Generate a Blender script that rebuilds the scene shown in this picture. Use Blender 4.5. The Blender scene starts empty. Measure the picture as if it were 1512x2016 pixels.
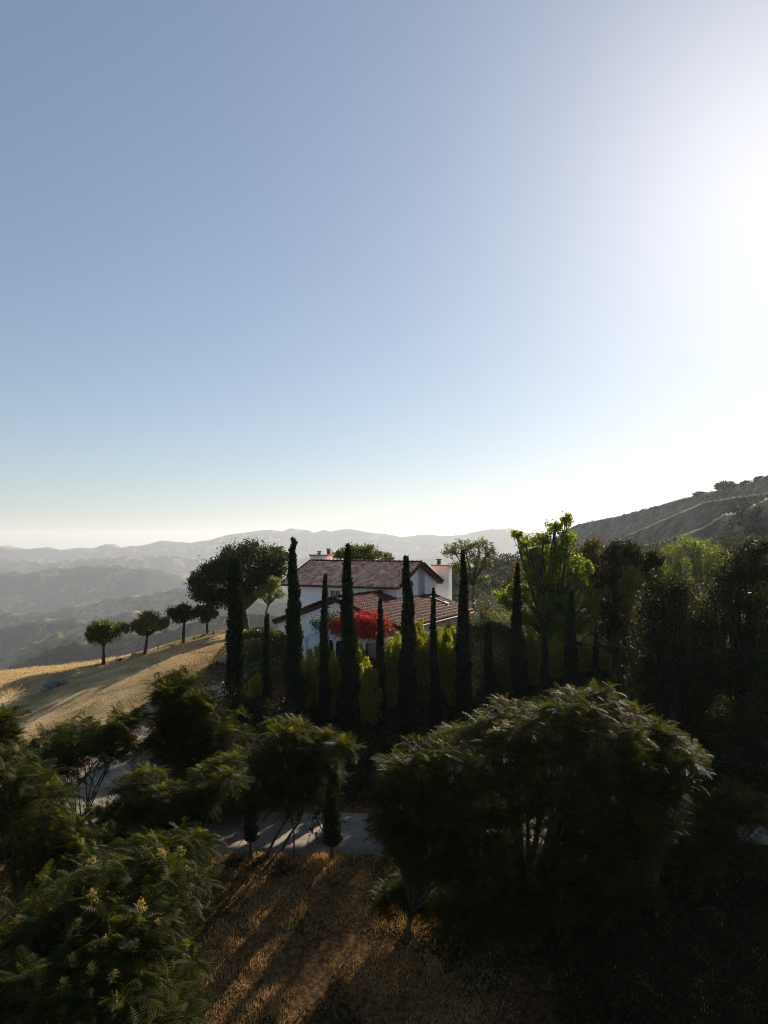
import bpy, math, numpy as np
from mathutils import Vector, Matrix

# ------------------------------------------------------------------ camera, sky, sun, exposure
CZ = 20.0                 # camera height above the world zero
F = 1440.0                # focal length in pixels of the 1512 x 2016 photograph
PITCH = math.radians(2.47)
sc = bpy.context.scene
COL = sc.collection
cam_d = bpy.data.cameras.new("camera")
cam = bpy.data.objects.new("camera", cam_d)
COL.objects.link(cam)
cam.location = (0, 0, CZ)
cam.rotation_euler = (math.radians(90) + PITCH, 0, 0)
cam_d.sensor_fit = 'VERTICAL'
cam_d.sensor_height = 24.0
cam_d.lens = 24.0 * F / 2016.0
cam_d.clip_start = 0.1
cam_d.clip_end = 60000
sc.camera = cam


def ray(px, py):
    v = 1008.0 - py
    return ((px - 756.0), F * math.cos(PITCH) - v * math.sin(PITCH), v * math.cos(PITCH) + F * math.sin(PITCH))


def at(px, py, D):
    """world point at depth D (metres along +Y) seen at a pixel of the photograph"""
    x, y, z = ray(px, py)
    k = D / y
    return np.array([x * k, D, z * k + CZ])


SUN = Vector(ray(1562, 284)).normalized()
SUN_EL = math.asin(SUN.z)
SUN_AZ = math.atan2(SUN.x, SUN.y)
world = bpy.data.worlds.new("World")
sc.world = world
world.use_nodes = True
wn, wl = world.node_tree.nodes, world.node_tree.links
wn.clear()
sky = wn.new('ShaderNodeTexSky')
sky.sky_type = 'NISHITA'
sky.sun_disc = False
sky.sun_elevation = SUN_EL
sky.sun_rotation = SUN_AZ
sky.altitude = 400
sky.air_density = 1.0
sky.dust_density = 0.75
sky.ozone_density = 3.4
bg = wn.new('ShaderNodeBackground')
bg.inputs['Strength'].default_value = 0.086
wo = wn.new('ShaderNodeOutputWorld')
hsv = wn.new('ShaderNodeHueSaturation'); hsv.inputs['Saturation'].default_value = 1.02
gam = wn.new('ShaderNodeGamma'); gam.inputs['Gamma'].default_value = 0.67
wl.new(sky.outputs[0], hsv.inputs['Color']); wl.new(hsv.outputs[0], gam.inputs['Color']); wl.new(gam.outputs[0], bg.inputs[0])
wl.new(bg.outputs[0], wo.inputs[0])

sd = bpy.data.lights.new("sun", 'SUN')
sd.energy = 5.0
sd.angle = math.radians(0.45)
sd.color = (1.0, 0.87, 0.70)
so = bpy.data.objects.new("sun", sd)
COL.objects.link(so)
so.rotation_euler = SUN.to_track_quat('Z', 'Y').to_euler()
so.location = (40, 60, 80)

sc.view_settings.view_transform = 'Standard'
sc.view_settings.look = 'None'
sc.view_settings.exposure = 1.1
sc.view_settings.gamma = 1.0
sc.render.engine = 'CYCLES'
sc.cycles.use_denoising = True
sc.cycles.denoiser = 'OPENIMAGEDENOISE'
sc.cycles.denoising_input_passes = 'RGB_ALBEDO_NORMAL'
sc.cycles.denoising_prefilter = 'NONE'
sc.cycles.max_bounces = 5
sc.cycles.diffuse_bounces = 2
sc.cycles.glossy_bounces = 2
sc.cycles.transmission_bounces = 3
sc.cycles.volume_bounces = 1
sc.cycles.transparent_max_bounces = 6
sc.cycles.use_adaptive_sampling = True
sc.cycles.adaptive_threshold = 0.005
sc.cycles.filter_width = 1.05
sc.cycles.caustics_reflective = False
sc.cycles.caustics_refractive = False

R = np.random.default_rng(7)

# ------------------------------------------------------------------ helpers
def tag(o, label=None, cat=None, group=None, kind=None):
    if label: o["label"] = label
    if cat: o["category"] = cat
    if group: o["group"] = group
    if kind: o["kind"] = kind
    return o


def empty(name, loc, label, cat, group=None):
    o = bpy.data.objects.new(name, None)
    COL.objects.link(o)
    o.location = tuple(loc)
    o.empty_display_size = 0.5
    return tag(o, label, cat, group)


def link_mesh(name, me, mat, parent=None, smooth=False):
    if mat is not None:
        me.materials.append(mat)
    if smooth:
        me.polygons.foreach_set('use_smooth', np.ones(len(me.polygons), dtype=bool))
    o = bpy.data.objects.new(name, me)
    COL.objects.link(o)
    if parent is not None:
        o.parent = parent
        o.matrix_parent_inverse = Matrix.Translation(parent.location).inverted()
    return o


def quads(name, V, Q, mat, parent=None, var=None, smooth=False):
    """V (n,3) world verts, Q (m,4) faces, var (m,) value per face"""
    V = np.ascontiguousarray(V, dtype=np.float32)
    Q = np.ascontiguousarray(Q, dtype=np.int32)
    me = bpy.data.meshes.new(name)
    me.vertices.add(len(V))
    me.vertices.foreach_set('co', V.ravel())
    me.loops.add(len(Q) * 4)
    me.loops.foreach_set('vertex_index', Q.ravel())
    me.polygons.add(len(Q))
    me.polygons.foreach_set('loop_start', np.arange(0, len(Q) * 4, 4, dtype=np.int32))
    me.polygons.foreach_set('loop_total', np.full(len(Q), 4, dtype=np.int32))
    if var is not None:
        a = me.attributes.new('var', 'FLOAT', 'FACE')
        a.data.foreach_set('value', np.ascontiguousarray(var, dtype=np.float32))
    me.update(calc_edges=True)
    return link_mesh(name, me, mat, parent, smooth)


class MB:
    """collects simple pieces into one mesh"""
    def __init__(s): s.v = []; s.f = []
    def poly(s, pts):
        b = len(s.v); s.v += [tuple(p) for p in pts]; s.f.append(tuple(range(b, b + len(pts))))
    def prism(s, pts, off):
        """closed prism: polygon pts extruded by vector off"""
        b = len(s.v); n = len(pts)
        s.v += [tuple(p) for p in pts] + [tuple(np.array(p) + off) for p in pts]
        s.f.append(tuple(range(b, b + n))); s.f.append(tuple(range(b + 2 * n - 1, b + n - 1, -1)))
        for i in range(n):
            j = (i + 1) % n
            s.f.append((b + i, b + j, b + n + j, b + n + i))
    def tube(s, pts, rad, n=7):
        pts = [np.array(p, float) for p in pts]; b = len(s.v)
        for i, p in enumerate(pts):
            d = pts[min(i + 1, len(pts) - 1)] - pts[max(i - 1, 0)]
            d /= (np.linalg.norm(d) + 1e-9)
            a = np.cross(d, (0, 1, 0.1)); a /= (np.linalg.norm(a) + 1e-9); c = np.cross(d, a)
            for k in range(n):
                t = 2 * math.pi * k / n
                s.v.append(tuple(p + rad[i] * (math.cos(t) * a + math.sin(t) * c)))
        for i in range(len(pts) - 1):
            for k in range(n):
                k2 = (k + 1) % n
                s.f.append((b + i * n + k, b + i * n + k2, b + (i + 1) * n + k2, b + (i + 1) * n + k))
        s.f.append(tuple(b + (len(pts) - 1) * n + k for k in range(n)))
        s.f.append(tuple(b + k for k in range(n))[::-1])
    def build(s, name, mat, parent=None, smooth=False):
        me = bpy.data.meshes.new(name)
        me.from_pydata(s.v, [], s.f); me.update()
        return link_mesh(name, me, mat, parent, smooth)


def sstep(a, b, x):
    t = np.clip((x - a) / (b - a), 0, 1)
    return t * t * (3 - 2 * t)


_perm = np.random.default_rng(3).random((256, 256))
def vnoise(x, y):
    xi, yi = np.floor(x).astype(int), np.floor(y).astype(int)
    fx, fy = x - xi, y - yi
    fx = fx * fx * (3 - 2 * fx); fy = fy * fy * (3 - 2 * fy)
    g = lambda i, j: _perm[i & 255, j & 255]
    return (g(xi, yi) * (1 - fx) + g(xi + 1, yi) * fx) * (1 - fy) + (g(xi, yi + 1) * (1 - fx) + g(xi + 1, yi + 1) * fx) * fy
def fbm(x, y, o=5, ridged=False):
    s = 0; a = 1.0; t = 0
    for k in range(o):
        n = vnoise(x + 17.3 * k, y - 9.1 * k)
        if ridged: n = 1 - abs(2 * n - 1)
        s = s + a * n; t += a; a *= 0.5; x = x * 2.03; y = y * 2.03
    return s / t

# ------------------------------------------------------------------ materials
def mat(name):
    m = bpy.data.materials.new(name); m.use_nodes = True
    nt = m.node_tree; nt.nodes.clear()
    return m, nt.nodes, nt.links


def N(n, kind, **kw):
    x = n.new(kind)
    for k, v in kw.items():
        if k in x.inputs: x.inputs[k].default_value = v
        else: setattr(x, k, v)
    return x


def ramp(n, stops):
    r = n.new('ShaderNodeValToRGB')
    while len(r.color_ramp.elements) < len(stops): r.color_ramp.elements.new(0.5)
    for e, (p, c) in zip(r.color_ramp.elements, stops):
        e.position = p; e.color = (*c, 1) if len(c) == 3 else c
    return r


def noise_mat(name, stops, scale, rough=0.85, bump=0.3, bscale=None, detail=8, spec=0.3, bdist=0.05):
    m, n, l = mat(name)
    geo = N(n, 'ShaderNodeNewGeometry')
    no = N(n, 'ShaderNodeTexNoise', Scale=scale, Detail=detail, Roughness=0.62)
    l.new(geo.outputs['Position'], no.inputs['Vector'])
    r = ramp(n, stops); l.new(no.outputs['Fac'], r.inputs[0])
    b = N(n, 'ShaderNodeBsdfPrincipled', Roughness=rough)
    b.inputs['Specular IOR Level'].default_value = spec
    l.new(r.outputs[0], b.inputs['Base Color'])
    n2 = N(n, 'ShaderNodeTexNoise', Scale=bscale or scale * 6, Detail=6)
    l.new(geo.outputs['Position'], n2.inputs['Vector'])
    bp = N(n, 'ShaderNodeBump', Strength=bump, Distance=bdist)
    l.new(n2.outputs['Fac'], bp.inputs['Height']); l.new(bp.outputs[0], b.inputs['Normal'])
    o = N(n, 'ShaderNodeOutputMaterial'); l.new(b.outputs[0], o.inputs['Surface'])
    return m


def leaf_mat(name, dark, light, trans=0.35, tcol=None, rough=0.5, spec=0.35, clump=1.2):
    """leaf: colour varies per leaf and by clump; part of the light passes through"""
    m, n, l = mat(name)
    at_ = N(n, 'ShaderNodeAttribute', attribute_name='var')
    geo = N(n, 'ShaderNodeNewGeometry')
    no = N(n, 'ShaderNodeTexNoise', Scale=clump, Detail=2)
    l.new(geo.outputs['Position'], no.inputs['Vector'])
    ma = N(n, 'ShaderNodeMath', operation='MULTIPLY_ADD'); ma.inputs[1].default_value = 0.9
    l.new(no.outputs['Fac'], ma.inputs[0])
    m2 = N(n, 'ShaderNodeMath', operation='MULTIPLY_ADD'); m2.inputs[1].default_value = 0.75; m2.inputs[2].default_value = -0.35
    l.new(at_.outputs['Fac'], m2.inputs[0]); l.new(m2.outputs[0], ma.inputs[2])
    r = ramp(n, [(0.0, dark), (0.85, light)]); l.new(ma.outputs[0], r.inputs[0])
    b = N(n, 'ShaderNodeBsdfPrincipled', Roughness=rough)
    b.inputs['Specular IOR Level'].default_value = spec
    l.new(r.outputs[0], b.inputs['Base Color'])
    t = N(n, 'ShaderNodeBsdfTranslucent')
    hs = N(n, 'ShaderNodeMix', data_type='RGBA', blend_type='MULTIPLY'); hs.inputs[0].default_value = 1
    l.new(r.outputs[0], hs.inputs[6]); hs.inputs[7].default_value = (*(tcol or (2.6, 2.4, 0.8)), 1)
    l.new(hs.outputs[2], t.inputs[0])
    mx = N(n, 'ShaderNodeMixShader'); mx.inputs[0].default_value = trans
    l.new(b.outputs[0], mx.inputs[1]); l.new(t.outputs[0], mx.inputs[2])
    o = N(n, 'ShaderNodeOutputMaterial'); l.new(mx.outputs[0], o.inputs['Surface'])
    return m


M = {}
M['bark'] = noise_mat('bark', [(0.3, (0.03, 0.022, 0.016)), (0.7, (0.09, 0.07, 0.05))], 6, 0.9, 0.6)
M['palebark'] = noise_mat('pale_bark', [(0.3, (0.10, 0.085, 0.065)), (0.7, (0.22, 0.19, 0.15))], 6, 0.9, 0.5)
M['cypress'] = leaf_mat('cypress_leaf', (0.003, 0.006, 0.003), (0.020, 0.028, 0.009), 0.16, (2.2, 2.6, 0.8), 0.6, 0.15)
M['ail'] = leaf_mat('ailanthus_leaf', (0.008, 0.012, 0.002), (0.042, 0.050, 0.007), 0.42, (2.6, 2.3, 0.45), 0.6, 0.08)
M['ail_top'] = leaf_mat('young_frond', (0.05, 0.05, 0.010), (0.14, 0.115, 0.02), 0.35, (2.0, 1.9, 0.6), 0.5, 0.3)
M['panicle'] = leaf_mat('flower_panicle', (0.20, 0.16, 0.05), (0.40, 0.31, 0.10), 0.3, (1.3, 1.2, 0.7), 0.7, 0.2)
M['rosepanicle'] = leaf_mat('ripe_panicle', (0.25, 0.12, 0.05), (0.42, 0.24, 0.12), 0.3, (1.3, 1.2, 0.7), 0.7, 0.2)
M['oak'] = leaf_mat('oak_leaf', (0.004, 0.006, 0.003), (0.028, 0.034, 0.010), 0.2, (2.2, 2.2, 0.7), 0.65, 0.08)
M['darktree'] = leaf_mat('dark_leaf', (0.007, 0.012, 0.004), (0.030, 0.040, 0.010), 0.25, (2.4, 2.3, 0.6), 0.6, 0.12)
M['midtree'] = leaf_mat('mid_leaf', (0.022, 0.035, 0.010), (0.07, 0.085, 0.018), 0.35, (2.4, 2.2, 0.6), 0.5, 0.3)
M['palegreen'] = leaf_mat('pale_leaf', (0.045, 0.062, 0.018), (0.12, 0.14, 0.035), 0.4, (2.0, 2.0, 0.7), 0.55, 0.3)
M['yellowgreen'] = leaf_mat('golden_leaf', (0.055, 0.062, 0.010), (0.15, 0.14, 0.022), 0.4, (2.3, 2.0, 0.6), 0.55, 0.3)
M['bright'] = leaf_mat('bright_leaf', (0.030, 0.050, 0.006), (0.11, 0.145, 0.014), 0.45, (2.6, 2.4, 0.5), 0.5, 0.15)
M['lime'] = leaf_mat('lime_leaf', (0.075, 0.092, 0.012), (0.29, 0.295, 0.035), 0.45, (2.0, 1.9, 0.4), 0.5, 0.3)
M['hedge'] = leaf_mat('hedge_leaf', (0.014, 0.024, 0.007), (0.05, 0.065, 0.014), 0.25, (2.2, 2.2, 0.6), 0.5, 0.3)
M['rust'] = leaf_mat('rust_leaf', (0.035, 0.030, 0.010), (0.10, 0.085, 0.028), 0.35, (1.8, 1.5, 0.8), 0.6, 0.2)
M['grey'] = leaf_mat('greygreen_leaf', (0.05, 0.055, 0.03), (0.12, 0.125, 0.07), 0.3, (1.8, 1.8, 0.9), 0.6, 0.2)
M['red'] = leaf_mat('bougainvillea_bract', (0.20, 0.004, 0.008), (0.60, 0.026, 0.026), 0.3, (1.3, 1.0, 1.0), 0.6, 0.2, 3)
M['pink'] = leaf_mat('pink_flower', (0.30, 0.07, 0.09), (0.50, 0.16, 0.18), 0.3, (1.3, 1.0, 1.0), 0.6, 0.2)
M['grassblade'] = leaf_mat('dry_grass_blade', (0.20, 0.12, 0.045), (0.52, 0.34, 0.15), 0.35, (1.4, 1.25, 0.9), 0.7, 0.15, 0.6)
M['lawnblade'] = leaf_mat('lawn_blade', (0.24, 0.18, 0.08), (0.60, 0.46, 0.29), 0.35, (1.4, 1.3, 0.8), 0.7, 0.15, 0.25)
M['goldblade'] = leaf_mat('golden_blade', (0.36, 0.26, 0.13), (0.62, 0.46, 0.27), 0.35, (1.3, 1.2, 0.9), 0.7, 0.15, 0.4)
M['scrub'] = leaf_mat('scrub_leaf', (0.035, 0.042, 0.022), (0.09, 0.095, 0.055), 0.1, (1.6, 1.6, 0.9), 0.8, 0.1, 0.02)
M['stucco'] = noise_mat('white_stucco', [(0.3, (0.80, 0.79, 0.78)), (0.7, (0.90, 0.895, 0.88))], 2.2, 0.9, 0.35, 14)
M['whitepaint'] = noise_mat('white_paint', [(0.3, (0.68, 0.68, 0.67)), (0.7, (0.8, 0.8, 0.79))], 5, 0.6, 0.05)
M['canopy'] = noise_mat('pale_blue_canopy', [(0.3, (0.30, 0.38, 0.43)), (0.7, (0.40, 0.48, 0.53))], 3, 0.7, 0.1)
M['tan'] = noise_mat('tan_stucco', [(0.3, (0.42, 0.30, 0.22)), (0.7, (0.52, 0.38, 0.29))], 3, 0.9, 0.3)
M['trim'] = noise_mat('brown_timber', [(0.3, (0.06, 0.025, 0.018)), (0.7, (0.13, 0.055, 0.038))], 5, 0.7, 0.3)
M['cap'] = noise_mat('clay_cap', [(0.3, (0.30, 0.17, 0.11)), (0.7, (0.42, 0.26, 0.18))], 6, 0.85, 0.4)
M['metal'] = noise_mat('sooty_metal', [(0.3, (0.02, 0.02, 0.022)), (0.7, (0.07, 0.065, 0.06))], 8, 0.5, 0.2)
M['rocktan'] = noise_mat('tan_rock', [(0.3, (0.20, 0.13, 0.10)), (0.7, (0.42, 0.31, 0.25))], 3, 0.9, 0.9, 9, bdist=.1)
M['rockgrey'] = noise_mat('grey_rock', [(0.3, (0.07, 0.08, 0.07)), (0.7, (0.26, 0.27, 0.25))], 3, 0.9, 0.9, 9, bdist=.1)
M['wood'] = noise_mat('weathered_wood', [(0.3, (0.05, 0.04, 0.03)), (0.7, (0.14, 0.11, 0.09))], 9, 0.9, 0.4)


def tile_mat(name, a, b, c, spec=.3):
    m, n, l = mat(name)
    at_ = N(n, 'ShaderNodeAttribute', attribute_name='var')
    r = ramp(n, [(0.0, a), (0.5, b), (1.0, c)]); l.new(at_.outputs['Fac'], r.inputs[0])
    geo = N(n, 'ShaderNodeNewGeometry')
    no = N(n, 'ShaderNodeTexNoise', Scale=1.1, Detail=6); l.new(geo.outputs['Position'], no.inputs['Vector'])
    r2 = ramp(n, [(0.35, (0.72, 0.70, 0.68)), (0.7, (1.1, 1.1, 1.1))]); l.new(no.outputs['Fac'], r2.inputs[0])
    mx = N(n, 'ShaderNodeMix', data_type='RGBA', blend_type='MULTIPLY'); mx.inputs[0].default_value = 1
    l.new(r.outputs[0], mx.inputs[6]); l.new(r2.outputs[0], mx.inputs[7])
    p = N(n, 'ShaderNodeBsdfPrincipled', Roughness=0.6); p.inputs['Specular IOR Level'].default_value = spec
    l.new(mx.outputs[2], p.inputs['Base Color'])
    o = N(n, 'ShaderNodeOutputMaterial'); l.new(p.outputs[0], o.inputs['Surface'])
    return m
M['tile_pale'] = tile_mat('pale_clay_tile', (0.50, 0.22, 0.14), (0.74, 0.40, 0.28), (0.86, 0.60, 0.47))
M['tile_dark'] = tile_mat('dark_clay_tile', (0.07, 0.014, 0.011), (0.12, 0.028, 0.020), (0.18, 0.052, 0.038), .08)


def glass_mat():
    m, n, l = mat('window_glass')
    p = N(n, 'ShaderNodeBsdfPrincipled', Roughness=0.06)
    p.inputs['Base Color'].default_value = (0.02, 0.028, 0.045, 1); p.inputs['Specular IOR Level'].default_value = 0.9
    o = N(n, 'ShaderNodeOutputMaterial'); l.new(p.outputs[0], o.inputs['Surface'])
    return m
M['glass'] = glass_mat()

# ------------------------------------------------------------------ terrain
CTRL = [  # px, py, depth of visible ground
    (0, 1330, 71), (205, 1312, 73), (285, 1289, 75), (360, 1264, 77), (410, 1252, 78), (460, 1245, 78),
    (0, 1378, 62), (100, 1357, 63), (440, 1300, 60), (350, 1322, 58), (0, 1480, 49), (200, 1430, 50),
    (300, 1400, 52), (225, 1500, 43.5), (290, 1422, 50), (400, 1372, 54), (530, 1345, 54), (100, 1520, 42),
    (300, 1640, 36), (450, 1675, 33.5), (760, 1675, 33.5), (1100, 1672, 33.6), (500, 1610, 37.6), (740, 1603, 38),
    (1100, 1590, 38.5), (1400, 1560, 39.5), (1500, 1660, 34), (1512, 1560, 40),
    (0, 2016, 25.6), (756, 2016, 25.6), (1512, 2016, 25.6), (300, 1840, 28.9), (1100, 1840, 28.9), (0, 1750, 31),
    (467, 1458, 44.5), (584, 1465, 45.2), (688, 1462, 46), (804, 1452, 47.2), (913, 1435, 48.8), (1017, 1405, 50.8),
    (1122, 1365, 53), (1228, 1330, 55.5),
    (1240, 1278, 62), (1400, 1315, 58), (1512, 1330, 56), (950, 1215, 72), (1000, 1160, 95), (1200, 1195, 90), (1500, 1230, 90),
]
WCTRL = [  # world x, y, z relative to the camera
    (0, 10, -19.0), (0, -5, -20.6), (-25, 5, -20.5), (25, 5, -19.6), (-20, -20, -21), (25, -20, -20),
    (-9, 53.5, -8.95), (0, 49.5, -9.1), (2, 51, -8.95), (-9, 66, -8.9), (9, 60, -8.8), (-3, 72, -8.9), (8, 72, -8.4), (0, 60, -8.9), (-14, 64, -9.0), (-12, 72, -9.0),
    (14, 58, -8.9), (-60, 40, -17), (-60, 25, -19.5), (-60, 62, -16.0), (-80, 50, -19),
    (60, 40, -12), (70, 80, -8), (70, 120, -6.5), (30, 120, -7.0), (60, 25, -13), (-5, 88, -9.8), (5, 96, -9.5), (16, 105, -8), (-28, 76.5, -12.2), (-38, 73.5, -13.0),
]
_p = []
for a_ in CTRL:
    q = at(*a_); _p.append((q[0], q[1], q[2] - CZ))
_p += WCTRL
_p = np.array(_p, float)
def _U(r2): return 0.5 * r2 * np.log(r2 + 1e-9)
_n = len(_p)
_d2 = ((_p[:, None, :2] - _p[None, :, :2]) ** 2).sum(-1)
_A = np.zeros((_n + 3, _n + 3))
_A[:_n, :_n] = _U(_d2) + np.eye(_n) * 6.0
_A[:_n, _n] = 1; _A[:_n, _n + 1:] = _p[:, :2]; _A[_n:, :_n] = _A[:_n, _n:].T
_w = np.linalg.solve(_A, np.concatenate([_p[:, 2], np.zeros(3)]))
def near_z(x, y):
    xc, yc = np.clip(x, -85, 80), np.clip(y, -25, 125)
    s = _w[_n] + _w[_n + 1] * xc + _w[_n + 2] * yc
    for i in range(_n):
        s = s + _w[i] * _U((xc - _p[i, 0]) ** 2 + (yc - _p[i, 1]) ** 2)
    return s

CRX = [-400, -120, -80, -38, -28, -18, -5, 5, 14, 30, 60, 120, 220, 400]
CRY = [-60, 45, 60, 74.5, 77.5, 82, 92, 99, 108, 130, 200, 330, 600, 1000]

# the low bank along the row of lawn trees
BANK = [at(-260, 1460, 50)[:2], at(0, 1381, 62)[:2], at(205, 1314, 72.6)[:2], at(285, 1291, 74.6)[:2], at(360, 1266, 76.6)[:2], at(460, 1246, 78.5)[:2]]
DRIVE = [(60, 37.5), (40, 37.2), (22, 36.6), (8, 36.0), (-2, 35.8), (-10, 36.2), (-14.2, 38.0), (-16.6, 41.5), (-17.0, 45.5), (-15.8, 49.5), (-13.0, 52.5), (-9.5, 54.2), (-6.5, 54.5)]
def catmull(P, k=8):
    P = [np.array(p, float) for p in P]; P = [2 * P[0] - P[1]] + P + [2 * P[-1] - P[-2]]; out = []
    for i in range(1, len(P) - 2):
        for j in range(k):
            t = j / k; a, b, c, d = P[i - 1:i + 3]
            out.append(0.5 * ((2 * b) + (c - a) * t + (2 * a - 5 * b + 4 * c - d) * t * t + (3 * b - a - 3 * c + d) * t ** 3))
    out.append(P[-2]); return np.array(out)
DRC = catmull(DRIVE)
def polydist(x, y, P):
    best = np.full(np.shape(x), 1e9); sign = np.zeros(np.shape(x))
    for i in range(len(P) - 1):
        ax, ay = P[i]; bx, by = P[i + 1]; dx, dy = bx - ax, by - ay
        t = np.clip(((x - ax) * dx + (y - ay) * dy) / (dx * dx + dy * dy), 0, 1)
        qx, qy = x - ax - t * dx, y - ay - t * dy
        d = np.hypot(qx, qy); m = d < best
        best = np.where(m, d, best); sign = np.where(m, np.sign(dx * qy - dy * qx), sign)
    return best, sign

def LY(D, pts, fs, bs=0.5):
    return (D, np.array(pts, float), fs, bs)
LAYERS = [
    LY(9000, [(-900, 1085), (-300, 1070), (0, 1072), (57, 1077), (134, 1078), (184, 1077), (209, 1068), (238, 1073), (268, 1074), (318, 1060), (376, 1065), (441, 1054), (518, 1043), (580, 1040), (615, 1044), (680, 1040), (741, 1046), (791, 1053), (854, 1050), (892, 1054), (924, 1046), (981, 1040), (1010, 1040), (1080, 1052), (1140, 1056), (1600, 1045), (2200, 1060)], 0.28),
    LY(6800, [(-900, 1098), (0, 1100), (100, 1104), (200, 1096), (330, 1092), (450, 1100), (600, 1094), (760, 1100), (900, 1092), (1000, 1088), (1200, 1094), (2200, 1090)], 0.25),
    LY(4800, [(-900, 1118), (-200, 1128), (0, 1122), (50, 1126), (88, 1121), (161, 1112), (230, 1112), (288, 1118), (368, 1131), (460, 1128), (560, 1124), (700, 1130), (900, 1122), (980, 1112), (1040, 1106), (1500, 1110), (2200, 1110)], 0.25),
    LY(3300, [(-900, 1180), (-300, 1210), (0, 1200), (60, 1206), (115, 1198), (192, 1181), (249, 1173), (345, 1158), (450, 1150), (560, 1160), (700, 1155), (900, 1130), (1500, 1120), (2200, 1120)], 0.27),
    LY(2300, [(-900, 1210), (-200, 1220), (0, 1236), (60, 1222), (96, 1214), (180, 1218), (260, 1200), (340, 1206), (430, 1184), (560, 1180), (800, 1160), (1000, 1125), (1500, 1120), (2200, 1120)], 0.50),
    LY(1700, [(-900, 1330), (-100, 1322), (0, 1297), (57, 1269), (119, 1243), (165, 1247), (205, 1259), (300, 1300), (420, 1310), (700, 1320), (2200, 1320)], 0.66),
    LY(1150, [(-900, 1420), (-100, 1370), (0, 1322), (60, 1296), (115, 1270), (150, 1262), (192, 1257), (268, 1246), (345, 1235), (420, 1214), (480, 1206), (560, 1212), (800, 1210), (1000, 1180), (2200, 1180)], 0.70),
]
RIGHT = [  # px, py, D along each crest of the mountain on the right
    ([(900, 1180, 1100), (1000, 1120, 1050), (1090, 1060, 980), (1129, 1034, 950), (1151, 1028, 930), (1216, 1015, 880), (1285, 997, 820), (1337, 982, 780), (1406, 966, 720), (1467, 952, 680), (1512, 934, 640), (1700, 880, 560), (2200, 850, 500)], 0.42),
    ([(900, 1200, 800), (1100, 1130, 700), (1208, 1064, 600), (1305, 1022, 540), (1386, 987, 490), (1467, 974, 460), (1512, 968, 440), (1700, 900, 400), (2200, 880, 380)], 0.45),
    ([(1000, 1130, 500), (1200, 1080, 450), (1300, 1066, 420), (1382, 1036, 380), (1426, 1010, 350), (1467, 1001, 335), (1512, 978, 320), (1700, 930, 290), (2200, 900, 280)], 0.40),
    ([(850, 1128, 330), (980, 1106, 320), (1060, 1096, 300), (1200, 1090, 290), (1400, 1080, 240), (1700, 1060, 200), (2200, 1050, 200)], 0.10),
]
def elev(py):  # slope (z/y) of a pixel row at the picture's middle column
    v = 1008.0 - np.asarray(py, float)
    return (v * math.cos(PITCH) + F * math.sin(PITCH)) / (F * math.cos(PITCH) - v * math.sin(PITCH))
def far_z(x, y):
    yy = np.maximum(y, 1.0)
    px = 756 + F * x / yy
    floor = -430 + 60 * fbm(x / 900, y / 900)
    h = floor
    for i, (D, P, fs, bs) in enumerate(LAYERS):
        # valleys meander: crest depth wanders
        Dw = D * (1 + 0.10 * (fbm(px / 260 + i * 7, px * 0 + i * 3.1, 3) - 0.5))
        e = elev(np.interp(px, P[:, 0], P[:, 1])) * Dw
        d = y - Dw
        g = fbm(x / (0.045 * D) + i, y / (0.07 * D), 5, True)
        k = 1 - np.exp(-(np.abs(d) / (0.09 * D)) ** 1.5)
        L = e - np.where(d < 0, -d * fs, d * bs) - k * 0.075 * D * g - k * .02 * D * fbm(x / (.012 * D), y / (.018 * D), 4, True) + 0.0016 * D * (fbm(x / (0.012 * D), y / (0.012 * D), 4) - 0.5)
        h = np.maximum(h, L)
    for i, (P, fs) in enumerate(RIGHT):
        P = np.array(P, float)
        Dw = np.interp(px, P[:, 0], P[:, 2])
        e = elev(np.interp(px, P[:, 0], P[:, 1])) * Dw
        d = y - Dw
        g = fbm(x / 45 + i * 5, y / 70, 5, True)
        k = 1 - np.exp(-np.abs(d) / 22)
        L = e - np.where(d < 0, -d * fs, d * 0.55) - k * 9 * g * (0.3 if i == 3 else 1) + 1.0 * (fbm(x / 9, y / 9, 3) - 0.5)
        L = np.where(px < P[0, 0], L - (P[0, 0] - px) * 0.5, L)
        h = np.maximum(h, L)
    return h
def ground(x, y):
    """terrain height (world z)"""
    x = np.asarray(x, float); y = np.asarray(y, float)
    z = near_z(x, y)
    d, sg = polydist(x, y, BANK)
    fade = sstep(-62, -50, x) * (1 - sstep(-16, -13, x))
    z = z + 0.42 * sstep(-0.28, 0.28, d * sg) * np.exp(-np.maximum(d * sg, 0) / 9) * fade
    z = z + 0.10 * (fbm(x / 2.2, y / 2.2, 4) - 0.5) + 0.5 * (fbm(x / 14, y / 14, 3) - 0.5) * sstep(0, 6, polydist(x, y, DRC)[0])
    cy = (y - np.interp(x, CRX, CRY)) * 0.8
    s = np.maximum(cy, 0)
    z = z - 0.55 * (np.sqrt(s * s + 9) - 3) * 1.0 - np.where(s > 0, s * 0.12, 0)
    # right-hand country beyond the garden
    out = np.maximum(y - 125, 0)
    z = z + out * 0.0 
    w = sstep(95, 170, np.hypot(x - 5, y - 30))
    f = far_z(x, y)
    side = np.minimum(z, 6 + 0.0 * z)
    return np.maximum(z * 1.0, np.where(w > 0, f * w + (-430) * (1 - w), -430)) + CZ
def gz(x, y): return float(ground(np.array([x]), np.array([y]))[0])


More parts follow.
